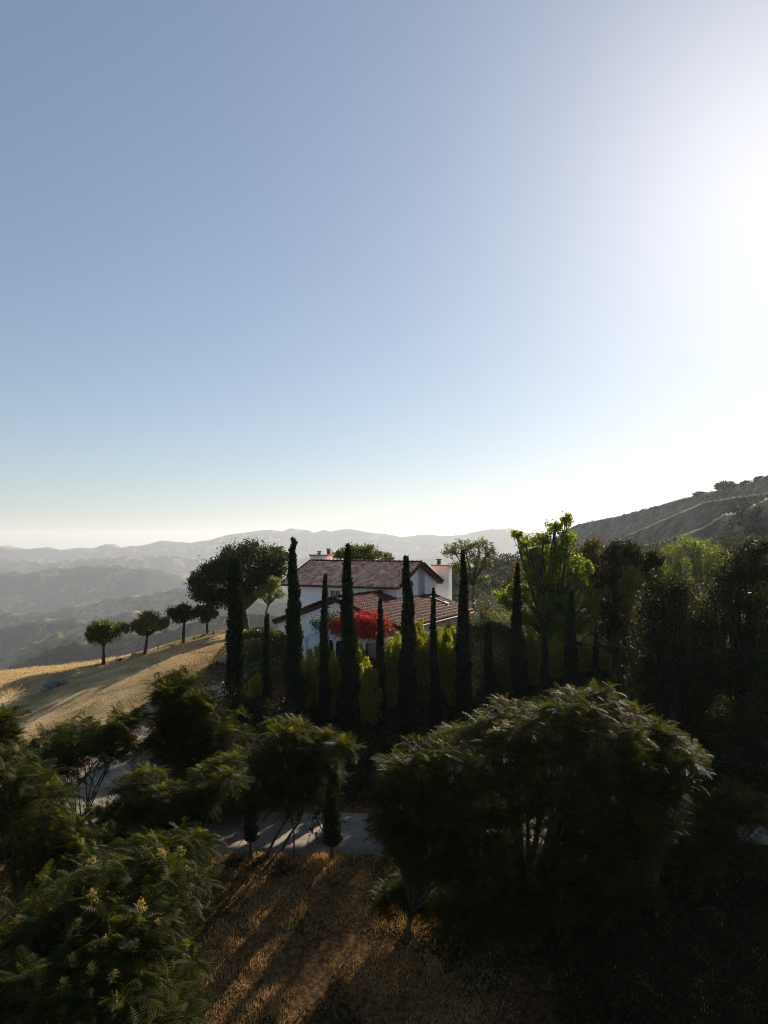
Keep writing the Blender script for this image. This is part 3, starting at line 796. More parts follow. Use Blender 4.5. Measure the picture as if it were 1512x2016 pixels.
def make_ailanthus(label, base, D, clumps, seed, ros_dens=2.6, size=.78, flower=0.3, fl='panicle', group='feathery leaved trees below the driveway', fill=1.0, trunk=.12, cat='tree', name='feather_leaved_tree', depth=.9, bark='bark', multi=1, young=.12, drop=14):
    rng = np.random.default_rng(3000 + seed)
    b = at(base[0], base[1], D); b[2] = gz(b[0], b[1]) - .05
    root = empty(name, b, label, cat, group)
    clumps = [(q[0], q[1] + drop) + tuple(q[2:]) for q in clumps]
    cl = px_clumps(D, clumps, depth, rng)
    half = max(.8, (max(c[0][0] for c in cl) - min(c[0][0] for c in cl)) / 2)
    full = list(cl)
    for c, r in cl:
        for s in (-1, 1):
            cc = c + np.array([rng.normal() * .3, s * min(half, 2.6) * rng.uniform(.35, .7), -.15 * r[2]]); cc[0] *= cc[1] / c[1]
            full.append((cc, tuple(np.array(r) * rng.uniform(.65, .85))))
    RP, RD = [], []
    core = full; full = ragged([(c, tuple(np.array(r) * .82)) for c, r in full], rng, 3, (.85, 1.3), (.25, .5))
    for c, r in full:
        r = np.array(r); n = max(3, int(ros_dens * 4 * math.pi * ((r[0] * r[1] * r[2]) ** (2 / 3)) * .8))
        d = rng.normal(size=(n, 3)); d[:, 2] = np.abs(d[:, 2]) * .9 - .25; d /= np.linalg.norm(d, axis=1)[:, None]
        k = rng.uniform(.62, 1.02, n)
        RP.append(c + d * r * k[:, None]); RD.append(d * .6 + np.array([0, 0, .9]))
    RP = np.concatenate(RP); RD = np.concatenate(RD); RD /= np.linalg.norm(RD, axis=1)[:, None]
    V, Q, var = fronds(RP, RD, rng, 9, size)
    # inner fronds
    IP = []
    for c, r in full:
        n = int(fill * 7 * np.prod(r) ** (2 / 3)); d = rng.normal(size=(n, 3)); d /= np.linalg.norm(d, axis=1)[:, None]
        IP.append(c + d * np.array(r) * rng.uniform(.1, .7, n)[:, None])
    IP = np.concatenate(IP)
    V2, Q2, v2 = fronds(IP, rng.normal(size=IP.shape) * .3 + (0, 0, 1), rng, 6, size * .9)
    quads('crown', np.concatenate([V, V2]), np.concatenate([Q, Q2 + len(V)]), M['ail'], root, np.concatenate([var, v2 * .6]))
    # young tips
    ny = rng.random(len(RP)) < young
    if ny.any():
        V, Q, var = fronds(RP[ny] + RD[ny] * .08, RD[ny], rng, 5, size * .45, (.6, 1.6))
        quads('young_shoots', V, Q, M['ail_top'], root, var)
    fm = (rng.random(len(RP)) < flower) & (RD[:, 2] > .55)
    if fm.any():
        for p in rng.permutation(RP[fm])[:100]:
            me = FLOWER[fl][rng.integers(3)]
            o = bpy.data.objects.new('flower_cluster', me); COL.objects.link(o); o.parent = root
            o.matrix_parent_inverse = Matrix.Translation(root.location).inverted()
            o.location = tuple(p + (0, 0, .04)); o.rotation_euler = (rng.normal() * .15, rng.normal() * .15, rng.uniform(0, 6.28)); q = rng.uniform(.55, .95); o.scale = (q, q, q)
    mb = MB(); low = min(c[0][2] - c[1][2] for c in cl); cz = np.mean([c[0] for c in cl], 0)
    fz = b[2] + max(.5, (low - b[2]) * .6)
    for q in range(multi):
        bo = b + (np.array([rng.normal() * .5, rng.normal() * .4, 0]) if multi > 1 else 0)
        fpt = np.array([b[0] + (cz[0] - b[0]) * .35, b[1] + (cz[1] - b[1]) * .35, fz]) + rng.normal(size=3) * .4 * (multi > 1)
        limb(mb, bo, fpt, trunk, trunk * .7, rng, 0, 6, 7)
        for c, r in core[q::multi]:
            pts = limb(mb, fpt, c, trunk * .42, trunk * .14, rng, .2)
            for _ in range(3):
                j = rng.integers(len(RP)); 
                e = RP[np.argsort(((RP - c) ** 2).sum(1))[rng.integers(min(14, len(RP)))]]
                limb(mb, pts[3], e, trunk * .18, trunk * .07, rng, .1, 4, 4)
    mb.build('trunk', M[bark], root, True)
    return root


def make_plume(px, ytop, ybase, wpx, D, label, seed, m='lime', group='lime green feathery shrubs round the house', n=9, leaf=.13, name='feathery_shrub'):
    """shrub of many upright tapering plumes"""
    rng = np.random.default_rng(6000 + seed)
    top = at(px, ytop, D); bx = top[0]; bz = gz(bx, D) - .05; 
    if ybase: bz = min(bz, at(px, ybase, D)[2])
    bz = gz(bx, D) - .05
    H = top[2] - bz; W = wpx * 1.5 * D / F / 2; n = int(n * 1.9)
    root = empty(name, (bx, D, bz), label, 'shrub', group)
    Ps, A_ = [], []; mb = MB()
    for k in range(n):
        ex = bx + rng.uniform(-1, 1) * W; ey = D + rng.uniform(-1, 1) * W * .8
        q = abs(ex - bx) / W; h = H * (1 - .35 * q ** 1.5) * rng.uniform(.72, 1.02)
        if k == 0: ex, h = bx, H
        sx, sy = bx + (ex - bx) * .6, D + (ey - D) * .6
        cnt = int(380 * h)
        t = rng.uniform(.06, 1, cnt) ** .8
        rad = (.5 * (1 - t) ** .8 + .05) * W * .6 + .05
        th = rng.uniform(0, 6.283, cnt); rr = rad * rng.uniform(.2, 1, cnt) ** .6
        lump = 1 + .35 * np.sin(t * h * 7 + th * 2 + k)
        Ps.append(np.stack([sx + (ex - sx) * t + rr * lump * np.cos(th), sy + (ey - sy) * t + rr * lump * np.sin(th), bz + t * h + rng.normal(size=cnt) * .04], 1))
        d = np.stack([np.cos(th), np.sin(th), np.full(cnt, 1.3)], 1) + rng.normal(size=(cnt, 3)) * .45
        A_.append(d / np.linalg.norm(d, axis=1)[:, None])
        mb.tube([(sx, sy, bz), ((sx + ex) / 2, (sy + ey) / 2, bz + h * .5), (ex, ey, bz + h * .93)], [.035, .022, .006], 5)
    P = np.concatenate(Ps); a = np.concatenate(A_)
    bb = np.cross(a, rng.normal(size=a.shape)); bb /= np.linalg.norm(bb, axis=1)[:, None]
    L = leaf * rng.uniform(.6, 1.4, len(P)); V, Q = leaf_quads(P, a, bb, L, L * .38)
    quads('foliage', V, Q, M[m], root, rng.random(len(Q)))
    mb.build('stems', M['bark'], root)
    return root


def make_bush(name, label, cat, px, py, D, rx, ry, m, seed, leaf=.12, dens=90, sub=10, group=None, box=False, extra=(), shape=None):
    rng = np.random.default_rng(7000 + seed)
    c = at(px, py, D); b = np.array([c[0], D, gz(c[0], D) - .05])
    root = empty(name, b, label, cat, group)
    k = D / F
    cls = [(c, (rx * k, rx * k * .8, ry * k))] + [(at(x_, y_, D + d_), (r1 * k, r1 * k * .9, r2 * k)) for (x_, y_, r1, r2, d_) in extra]
    # skirt down to the ground
    cls += [((c[0] + s * rx * k * .45, D, (c[2] + b[2]) / 2), (rx * k * .6, rx * k * .5, max(.3, (c[2] - b[2]) * .55))) for s in (-1, 1)]
    P, S = crown_points(cls, dens, sub, rng, .7)
    P[:, 2] = np.maximum(P[:, 2], b[2] + .05)
    a, bb = rand_rot(len(P), .5, rng); L = leaf * rng.uniform(.6, 1.35, len(P))
    V, Q = leaf_quads(P, a, bb, L, L * .55)
    quads('foliage', V, Q, M[m], root, np.clip(S * .6 + rng.random(len(P)) * .5, 0, 1))
    mb = MB()
    for _ in range(7):
        e = c + rng.normal(size=3) * np.array([rx, rx, ry]) * k * .45
        limb(mb, b + (rng.normal() * .1, rng.normal() * .1, 0), e, .04, .01, rng, .1, 4, 5)
    mb.build('stems', M['bark'], root)
    return root, rng, cls

# ------------------------------------------------------------------ house
U_ = np.array([-0.9, 0.436, 0]); W_ = np.array([0.436, 0.9, 0]); O_ = np.array([1.2, 55.0, CZ])
def H(s, t, z): return O_ + U_ * s + W_ * t + np.array([0, 0, z])
house = empty('house', H(5, 5, -8.95), 'white stucco villa with clay tile roofs behind the row of cypresses', 'house')


def tile_plane(name, p0, along, upv, L, S, m, keep=None, tw=0.31, course=0.42, seed=0):
    """barrel tiles as real relief: p0 eave start, unit vectors along the eave and up the slope"""
    rng = np.random.default_rng(seed)
    nrm = np.cross(along, upv); nrm /= np.linalg.norm(nrm)
    if nrm[2] < 0: nrm = -nrm
    nc = int(round(L / tw)); tw = L / nc; per = 8; nr = int(round(S / course)); course = S / nr
    ct = np.linspace(0, nc, nc * per + 1); 
    V = []; Q = []; var = []
    jit = rng.normal(size=(nr, nc)) * .012
    prof = np.abs(np.sin(np.pi * ct)) ** .8 * .115
    for r in range(nr):
        ci = np.minimum((ct).astype(int), nc - 1)
        for e, lift in ((0, .075), (1, .0)):
            s_ = (r + e * 1.06) * course
            P = p0 + along * (ct * tw)[:, None] + upv * s_ + nrm * (prof * (1.0 if e == 0 else .8) + lift + jit[r, ci])[:, None]
            V.append(P)
        P = p0 + along * (ct * tw)[:, None] + upv * (r * course) + nrm * (-.02 + 0 * prof)[:, None]; V.append(P)
        n_ = len(ct); b = r * 3 * n_
        i = np.arange(n_ - 1)
        rv = rng.random(nc)[np.minimum((i // per), nc - 1)]
        Q.append(np.stack([b + i, b + i + 1, b + n_ + i + 1, b + n_ + i], 1)); var.append(rv)
        Q.append(np.stack([b + 2 * n_ + i, b + 2 * n_ + i + 1, b + i + 1, b + i], 1)); var.append(rv)
    V = np.concatenate(V); Q = np.concatenate(Q); var = np.concatenate(var)
    if keep is not None:
        c = V[Q].mean(1) - O_
        ss, tt = c @ U_ / (U_ @ U_), c @ W_ / (W_ @ W_)
        k = keep(ss, tt); Q = Q[k]; var = var[k]
    return quads(name, V, Q, m, house, var)


def slab(name, pts, thick, m, parent=house):
    mb = MB(); mb.prism(pts, np.array([0, 0, -thick])); return mb.build(name, m, parent)


# main block: roof corner (s 2.29..13.9, t 5.0..14.7), ridge at t 9.85
S0, S1, T0, T1, ZE, ZR = 2.29, 13.9, 5.0, 14.7, -3.60, -1.70
TM = (T0 + T1) / 2
sl = H(0, TM, ZR) - H(0, T0, ZE); SL = np.linalg.norm(sl); sl = sl / SL
un = U_ / np.linalg.norm(U_); wn_ = W_ / np.linalg.norm(W_)
LM = np.linalg.norm(H(S1, 0, 0) - H(S0, 0, 0))
rf = tile_plane('main_roof', H(S0, T0, ZE), un, sl, LM, SL, M['tile_pale'], seed=1)
sl2 = H(0, TM, ZR) - H(0, T1, ZE); sl2 /= np.linalg.norm(sl2)
tile_plane('main_roof', H(S0, T1, ZE), un, sl2, LM, SL, M['tile_pale'], seed=2)
mb = MB()
for ta, tb in ((T0 + .03, TM), (T1 - .03, TM)):
    mb.prism([H(S0 + .02, ta, ZE - .03), H(S1 - .02, ta, ZE - .03), H(S1 - .02, tb, ZR - .03), H(S0 + .02, tb, ZR - .03)], np.array([0, 0, -.16]))
mb.build('roof_boards', M['trim'], house)
def cap_row(name, a, b, r, m, n=None, seed=0):
    mb = MB(); a = np.array(a); b = np.array(b); L = np.linalg.norm(b - a); n = int(L / .42)
    for i in range(n):
        p = a + (b - a) * i / n; q = a + (b - a) * (i + 1.12) / n
        mb.tube([p + (0, 0, .03), q], [r * 1.12, r * .92], 8)
    return mb.build(name, m, house, True)
cap_row('ridge_tiles', H(S0, TM, ZR + .05), H(S1, TM, ZR + .05), .13, M['tile_dark'])
for s_ in (S0, S1):
    cap_row('verge_tiles', H(s_, T0, ZE + .06), H(s_, TM, ZR + .07), .12, M['tile_dark'])
    cap_row('verge_tiles', H(s_, T1, ZE + .06), H(s_, TM, ZR + .07), .12, M['tile_dark'])
# wing: one wide low gable
A0, AM, A1, B0, B1, YE, YR = -1.27, 4.49, 9.75, -2.39, 13.0, -6.08, -4.11
su = H(AM, 0, YR) - H(A0, 0, YE); SW = np.linalg.norm(su); su /= SW
LW = np.linalg.norm(H(0, B1, 0) - H(0, B0, 0))
outside = lambda s, t: ~((s > S0 + .46) & (t > T0 + .48))
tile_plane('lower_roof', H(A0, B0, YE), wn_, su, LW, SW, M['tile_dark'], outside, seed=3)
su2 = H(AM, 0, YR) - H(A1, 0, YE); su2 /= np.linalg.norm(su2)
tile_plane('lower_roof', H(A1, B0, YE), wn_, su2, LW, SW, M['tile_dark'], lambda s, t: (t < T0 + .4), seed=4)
mb = MB()
mb.prism([H(A0 + .02, B0 + .02, YE - .04), H(A0 + .02, B1 - .02, YE - .04), H(S0 + .3, B1 - .02, YE - .04 + (S0 + .3 - A0) * (YR - YE) / (AM - A0)), H(S0 + .3, B0 + .02, YE - .04 + (S0 + .3 - A0) * (YR - YE) / (AM - A0))], np.array([0, 0, -.14]))
mb.prism([H(S0 + .3, B0 + .02, YE - .04 + (S0 + .3 - A0) * (YR - YE) / (AM - A0)), H(S0 + .3, T0 + .5, YE - .04 + (S0 + .3 - A0) * (YR - YE) / (AM - A0)), H(AM, T0 + .5, YR - .04), H(AM, B0 + .02, YR - .04)], np.array([0, 0, -.14]))
mb.prism([H(AM, B0 + .02, YR - .04), H(AM, T0 + .5, YR - .04), H(A1 - .02, T0 + .5, YE - .04), H(A1 - .02, B0 + .02, YE - .04)], np.array([0, 0, -.14]))
mb.build('roof_boards', M['trim'], house)
cap_row('ridge_tiles', H(AM, B0, YR + .06), H(AM, T0 + .4, YR + .06), .13, M['cap'])
cap_row('verge_tiles', H(A0, B0, YE + .06), H(AM, B0, YR + .07), .12, M['tile_dark'])
cap_row('verge_tiles', H(A1, B0, YE + .06), H(AM, B0, YR + .07), .12, M['tile_dark'])
cap_row('verge_tiles', H(A0, B1, YE + .06), H(S0 + .4, B1, YE + .06 + (S0 + .4 - A0) * (YR - YE) / (AM - A0)), .12, M['tile_dark'])
cap_row('flashing', H(S0 + .40, T0 + .5, YE + .10 + (S0 + .4 - A0) * (YR - YE) / (AM - A0)), H(S0 + .40, 10.6, YE + .10 + (S0 + .4 - A0) * (YR - YE) / (AM - A0)), .07, M['cap'])
# low parapet step on the lower roof with a pale end
zr_ = lambda s: YE + (s - A0) * (YR - YE) / (AM - A0)
mb = MB(); mb.prism([H(.6, 10.75, zr_(.6) + .26), H(2.7, 10.75, zr_(2.7) + .26), H(2.7, 10.95, zr_(2.7) + .26), H(.6, 10.95, zr_(.6) + .26)], np.array([0, 0, -.3])); mb.build('roof_step', M['trim'], house)
mb = MB(); mb.prism([H(.25, 10.7, zr_(.3) + .3), H(.58, 10.7, zr_(.6) + .3), H(.58, 11.0, zr_(.6) + .3), H(.25, 11.0, zr_(.3) + .3)], np.array([0, 0, -.25])); mb.build('roof_step', M['whitepaint'], house)
for _a, _b in ((H(3.3, 7.0, -3.0), H(3.3, 7.0, -2.15)), (H(7.4, 8.2, -2.5), H(7.4, 8.2, -1.75))):
    mb = MB(); mb.tube([_a, _b], [.035, .035], 6); mb.build('vent_pipe', M['metal'], house)

GZ = -9.3   # foot of the walls
def wall_quad(mb, s0, s1, t0, t1, z0, z1, th): 
    pass
# main walls as thick panels butted at the corners
wi = .45; ms0, ms1, mt0, mt1 = S0 + wi, S1 - wi, T0 + wi, T1 - wi
ze = ZE - .12 + wi * (ZR - ZE) / (TM - T0); zr = ZR - .20
def zg(t): return ze + (min(t - mt0, mt1 - t)) * (ZR - ZE) / (TM - T0) 
def wall_with_holes(name, frame, s0, s1, zb, ztf, holes, th, m=None):
    """frame(s, z, d) -> point; vertical strips cut at the hole edges; ztf(s) top height; holes (a, b, z0, z1)"""
    mb = MB()
    cuts = sorted(set([s0, s1] + [h[0] for h in holes] + [h[1] for h in holes] + ([AM] if name == 'wing_wall' else []) + ([TM] if name == 'gable_wall' else [])))
    for a, b in zip(cuts[:-1], cuts[1:]):
        hs = sorted([(h[2], h[3]) for h in holes if h[0] <= a + 1e-6 and h[1] >= b - 1e-6])
        z = zb
        for (h0, h1) in hs + [(None, None)]:
            ta, tb = (ztf(a), ztf(b)) if h0 is None else (h0, h0)
            pts = [frame(a, z, 0), frame(b, z, 0), frame(b, tb, 0), frame(a, ta, 0)]
            mb.prism(pts, np.array(frame(a, z, th)) - np.array(frame(a, z, 0)))
            z = h1
    return mb.build(name, m or M['stucco'], house)
def window(frame, a, b, z0, z1, d=.14, bars=1, arch=False, fr=.06):
    """glass pane, frame and sash bar set back in the opening"""
    mb = MB()
    w_, h_ = b - a, z1 - z0
    def bar(p, q, r_, s_): mb.prism([frame(p, r_, d), frame(q, r_, d), frame(q, s_, d), frame(p, s_, d)], np.array(frame(p, r_, d + .05)) - np.array(frame(p, r_, d)))
    bar(a, b, z0, z0 + fr); bar(a, b, z1 - fr, z1); bar(a, a + fr, z0 + fr, z1 - fr); bar(b - fr, b, z0 + fr, z1 - fr)
    for i in range(bars):
        c = a + w_ * (i + 1) / (bars + 1); bar(c - .025, c + .025, z0 + fr, z1 - fr)
    wf = mb.build('window', M['whitepaint'], house)
    g = MB(); g.prism([frame(a + .01, z0 + .01, d + .07), frame(b - .01, z0 + .01, d + .07), frame(b - .01, z1 - .01, d + .07), frame(a + .01, z1 - .01, d + .07)], np.array(frame(a, z0, d + .09)) - np.array(frame(a, z0, d + .07)))
    g.build('pane', M['glass'], wf)
    sl_ = MB(); sl_.prism([frame(a - .05, z0 - .003, -.05), frame(b + .05, z0 - .003, -.05), frame(b + .05, z0 - .003, .12), frame(a - .05, z0 - .003, .12)], np.array([0, 0, -.06])); sl_.build('sill', M['whitepaint'], wf)
    return wf
front = lambda s, z, d: H(s, mt0 + d, z)
hf = [(8.15, 9.25, -5.05, -4.05), (9.35, 9.95, -5.35, -4.05), (4.2, 5.2, -4.9, -4.0)]
wall_with_holes('main_wall', front, ms0, ms1, GZ, lambda s: ze - .01, hf[:2], .25)
window(front, *hf[0]); 
dd = MB(); dd.prism([front(9.37, -5.34, .16), front(9.93, -5.34, .16), front(9.93, -4.06, .16), front(9.37, -4.06, .16)], np.array(front(0, 0, .05)) - np.array(front(0, 0, 0))); dd.build('shutter', noise_mat('slate_blue_paint', [(0.3, (0.05, 0.07, 0.12)), (0.7, (0.08, 0.11, 0.17))], 5, .6, .05), house)
gable = lambda t, z, d: H(ms0 + d, t, z)
gh = [(7.9, 8.75, -4.75, -3.85), (11.4, 13.7, -5.4, -2.2)]
# right gable wall: solid left of the balcony, a pillar at the rear
def gwall(name, t0, t1, holes): 
    return wall_with_holes(name, gable, t0, t1, GZ + 2.0, lambda t: zg(t) - .02, holes, .25)
wall_with_holes('gable_wall', gable, mt0 + .26, 11.4, GZ, lambda t: zg(t) - .02, [gh[0]], .25)
window(gable, *gh[0], bars=0)
# arched light above
ar = MB(); pts = [gable(8.325 + .36 * math.cos(x), -3.55 + .36 * math.sin(x), -.03) for x in np.linspace(0, math.pi, 12)] + [gable(7.965, -3.70, -.03), gable(8.685, -3.70, -.03)]
ar.prism(pts, np.array(gable(0, 0, .031)) - np.array(gable(0, 0, 0))); aw = ar.build('arched_window', M['glass'], house)
wall_with_holes('gable_wall', gable, 13.75, mt1, GZ, lambda t: zg(t) - .02, [], .25)
wall_with_holes('gable_wall', lambda t, z, d: H(ms0 + 1.7 + d, t, z), 11.15, mt1 - .26, GZ, lambda t: zg(t) - .02, [], .2, M['tan'])
bd = MB(); bd.prism([H(ms0 + .02, 11.41, -5.45), H(ms0 + 1.68, 11.41, -5.45), H(ms0 + 1.68, 13.74, -5.45), H(ms0 + .02, 13.74, -5.45)], np.array([0, 0, -.2])); bd.build('balcony_floor', M['tan'], house)
bd = MB(); bd.prism([gable(11.41, -5.42, .03), gable(13.74, -5.42, .03), gable(13.74, -4.75, .03), gable(11.41, -4.75, .03)], np.array(gable(0, 0, .15)) - np.array(gable(0, 0, 0))); bd.build('balcony_wall', M['stucco'], house)
sd_ = MB(); sd_.prism([H(ms0 + .26, 11.16, -5.4), H(ms0 + 1.69, 11.16, -5.4), H(ms0 + 1.69, 11.16, zg(11.2) - .03), H(ms0 + .26, 11.16, zg(11.2) - .03)], np.array(H(0, .2, 0)) - np.array(H(0, 0, 0))); sd_.build('balcony_wall', M['tan'], house)
wall_with_holes('rear_wall', lambda s, z, d: H(s, mt1 - d, z), ms0 + .26, ms1, GZ, lambda s: ze - .01, [], .25)
wall_with_holes('left_gable_wall', lambda t, z, d: H(ms1 - d, t, z), mt0 + .26, mt1 - .26, GZ, lambda t: zg(t) - .02, [], .25)
# wing walls
ws0, ws1, wt0, wt1 = A0 + .45, A1 - .45, B0 + .5, B1 - .4
wz = lambda s: YE - .17 + (min(s - A0, A1 - s)) * (YR - YE) / (AM - A0)
wf_ = lambda s, z, d: H(s, wt0 + d, z)
wh = [(5.0, 5.62, -5.9, -5.2), (1.0, 4.9, -8.75, -7.0), (6.0, 7.6, -8.75, -7.0), (8.9, 9.6, -8.8, -6.75)]
wall_with_holes('wing_wall', wf_, ws0, ws1, GZ, wz, wh[:1] + wh[3:], .25)
window(wf_, *wh[0], bars=0); 
mw = MB(); mw.prism([wf_(5.0, -5.57, .10), wf_(5.62, -5.57, .10), wf_(5.62, -5.50, .10), wf_(5.0, -5.50, .10)], np.array(wf_(0, 0, .06)) - np.array(wf_(0, 0, 0))); mw.build('sash_bar', M['whitepaint'], house)
for q in (-.28, 0, .28):
    v = MB(); c = 5.3 + q; v.prism([wf_(c + .09 * math.cos(x), -4.86 + .11 * math.sin(x), -.02) for x in np.linspace(0, math.pi, 7)], np.array(wf_(0, 0, .021)) - np.array(wf_(0, 0, 0))); v.build('gable_vent', M['metal'], house)
wall_with_holes('porch_recess', lambda s, z, d: H(s, wt0 + .9 + d, z), 8.5, 9.79, GZ, lambda s: YE - .2, [], .1, M['tan'])
side = lambda t, z, d: H(ws0 + d, t, z)
sh = [(1.0, 2.4, -7.9, -6.75), (4.4, 5.8, -7.9, -6.75), (7.6, 9.0, -7.9, -6.75)]
wall_with_holes('side_wall', side, wt0 + .26, wt1, GZ, lambda t: wz(ws0) - .02, sh, .25)
for h in sh: window(side, *h)
wall_with_holes('end_wall', lambda s, z, d: H(s, wt1 - d, z), ws0 + .26, ms0 - .02, GZ, lambda s: wz(s) - .04, [], .25)
wall_with_holes('side_wall', lambda t, z, d: H(ws1 - d, t, z), wt0 + .26, mt0 - .02, GZ, lambda t: wz(ws1) - .02, [], .25)
g = MB(); g.tube([H(A0 - .06, B0, YE - .10), H(A0 - .06, B1, YE - .10)], [.07, .07], 8); g.build('gutter', M['trim'], house)
g = MB(); g.tube([H(S0, T0 - .06, ZE - .09), H(S1, T0 - .06, ZE - .09)], [.07, .07], 8); g.build('gutter', M['trim'], house)
# chimneys
def chimney(s0, s1, t0, t1, zt, flues):
    mb = MB(); mb.prism([H(s0, t0, zt), H(s1, t0, zt), H(s1, t1, zt), H(s0, t1, zt)], np.array([0, 0, GZ - zt])); ch = mb.build('chimney', M['stucco'], house)
    mb = MB(); mb.prism([H(s0 - .1, t0 - .1, zt + .16), H(s1 + .1, t0 - .1, zt + .16), H(s1 + .1, t1 + .1, zt + .16), H(s0 - .1, t1 + .1, zt + .16)], np.array([0, 0, -.155])); mb.build('chimney_cap', M['cap'], ch)
    for fs, ft, hh, rr in flues:
        mb = MB(); mb.tube([H(fs, ft, zt + .16), H(fs, ft, zt + .16 + hh)], [rr, rr], 10); mb.tube([H(fs, ft, zt + .18 + hh), H(fs, ft, zt + .30 + hh)], [rr * 1.4, rr * 1.4], 10); mb.build('flue', M['metal'], ch)
chimney(12.6, 14.5, 10.8, 11.8, -1.22, [(13.8, 11.3, .18, .15), (12.75, 11.3, .45, .17)])
chimney(1.75, 3.45, 14.85, 15.7, -2.15, [(2.9, 15.25, .38, .18)])
# porch: flat canopy with a rounded corner on posts
zc = -6.62; t_ = -4.6
out = [H(5.7, wt0 - .01, zc), H(5.7, t_, zc)] + [H(.9 - 1.6 * math.sin(x), t_ + 1.6 - 1.6 * math.cos(x), zc) for x in np.linspace(0, math.pi / 2, 9)] + [H(-.7, wt0 - .01, zc)]
slab('porch_roof', out, .24, M['whitepaint'])
cen = sum(out) / len(out); top_ = [cen + (p - cen) * np.array([.93, .93, 1]) + (0, 0, .03) for p in out]
slab('porch_roof_top', top_, .026, M['canopy'])
for s_, tt_ in ((5.45, t_ + .2), (3.1, t_ + .2), (.75, t_ + .2), (-.5, -2.6)):
    mb = MB(); p = H(s_, tt_, 0)
    for (hw, za, zb_) in ((.09, zc - .25, GZ), (.15, zc - .245, zc - .42), (.15, -8.55, GZ - .1)):
        mb.prism([p + (-hw, -hw, za), p + (hw, -hw, za), p + (hw, hw, za), p + (-hw, hw, za)], np.array([0, 0, zb_ - za]))
    mb.build('porch_post', M['whitepaint'], house)
slab('terrace_floor', [H(-2.0, -5.6, -8.9), H(-2.0, wt0 - .01, -8.9), H(10.2, wt0 - .01, -8.9), H(10.2, -5.6, -8.9)], 1.1, M['tan'])
for a, b in ((1.0, 2.3), (2.5, 3.8), (4.0, 5.0)):
    mb = MB(); mb.prism([wf_(a, -8.85, -.01), wf_(b, -8.85, -.01), wf_(b, -7.0, -.01), wf_(a, -7.0, -.01)], np.array(wf_(0, 0, -.04)) - np.array(wf_(0, 0, -.01)))
    mb.build('glass_door', M['glass'], house)
# bougainvillea on the porch roof
def bougain():
    rng = np.random.default_rng(42)
    b = H(1.2, -2.5, -8.9)
    root = empty('bougainvillea', b, 'red flowering bougainvillea mounded over the porch roof of the villa', 'climbing plant')
    cl = px_clumps(51.5, [(662, 1232, 16, 12, .2), (680, 1222, 15, 12, 0), (697, 1230, 17, 16, -.5), (712, 1220, 14, 12, 0), (728, 1228, 18, 17, -.4), (745, 1222, 13, 13, .3), (757, 1236, 12, 11, .2), (672, 1243, 18, 8, -.6), (712, 1246, 24, 8, -.8), (742, 1247, 18, 8, -.6)], 1.0)
    P, S = crown_points(cl, 330, 10, rng, .75); a, bb = rand_rot(len(P), .3, rng); L = .11 * rng.uniform(.6, 1.4, len(P))
    V, Q = leaf_quads(P, a, bb, L, L * .8); quads('blossoms', V, Q, M['red'], root, np.clip(S * .5 + rng.random(len(P)) * .6, 0, 1))
    cl = px_clumps(52, [(632, 1226, 18, 13), (622, 1232, 12, 9), (648, 1222, 16, 16), (660, 1216, 16, 10), (700, 1238, 26, 12, .4), (770, 1238, 10, 8), (735, 1236, 26, 12, .4), (778, 1230, 10, 6, 1)], 1.0)
    cl = cl + px_clumps(51.3, [(680, 1236, 30, 12), (730, 1234, 30, 12)], 1.0)
    P, S = crown_points(cl, 210, 9, rng, .7); a, bb = rand_rot(len(P), .3, rng); L = .12 * rng.uniform(.6, 1.4, len(P))
    V, Q = leaf_quads(P, a, bb, L, L * .55); quads('leaves', V, Q, M['hedge'], root, rng.random(len(Q)))
    cl2 = px_clumps(52, [(775, 1228, 12, 9), (765, 1222, 10, 8)], 1)
    mb = MB(); limb(mb, H(.9, -4.2, -8.95), H(1.0, -3.2, -6.4), .07, .04, rng); mb.build('stem', M['bark'], root)
    mb = MB(); limb(mb, H(3.2, -4.3, -8.95), H(3.6, -3.4, -6.4), .06, .03, rng); mb.build('stem', M['bark'], root)
bougain()

# ------------------------------------------------------------------ cypress row
CY = [(467, 1098, 36, 44.5, 'flat topped cypress at the left end of the tall row, beside the lawn', dict(flat=True)),
      (524, 1208, 21, 45.0, 'short slim cypress between the flat topped one and the tallest one', {}),
      (584, 1060, 38, 45.3, 'tallest cypress, with a curled tip, left of the villa front', dict(curl=True)),
      (638, 1130, 22, 45.8, 'narrow cypress standing in front of the small gable window', {}),
      (688, 1072, 38, 46.2, 'broad tall cypress rising in front of the red bougainvillea', {}),
      (748, 1177, 22, 46.8, 'short cypress at the right edge of the red bougainvillea', {}),
      (804, 1095, 36, 47.3, 'tall cypress covering the near corner of the main roof', {}),
      (855, 1157, 18, 48.0, 'thin cypress before the lower tiled roof slope', {}),
      (913, 1084, 29, 48.8, 'tall cypress beyond the right end of the tiled roof, before the loose crowned tree', {}),
      (962, 1225, 24, 49.6, 'low dark cypress between the round garden bush and the row front', {}),
      (1017, 1110, 27, 50.6, 'tall cypress in front of the left side of the bright green tree', {}),
      (1070, 1250, 17, 51.6, 'small cypress between two lime shrubs, below the bright green tree', {}),
      (1122, 1163, 28, 52.6, 'stout cypress in front of the trunk of the bright green tree', {}),
      (1173, 1236, 14, 54.0, 'slim small cypress right of the last lime shrub', {}),
      (1228, 1228, 13, 55.4, 'thin cypress beside the pale footpath, last on the right of the row', {})]
for i, (px, yt, w, D, lab, kw) in enumerate(CY):
    make_cypress(px, yt, w, D, lab, i, **kw)
YG = 'young clipped cypresses along the near edge of the driveway'
make_cypress(654, 1478, 30, 33.0, 'young dark cypress on a bare stem at the driveway edge, beside pink flowers', 31, YG, bare=.13)
make_cypress(495, 1545, 26, 33.0, 'young dark cypress on a bare stem left of the two thin saplings', 32, YG, bare=.25)

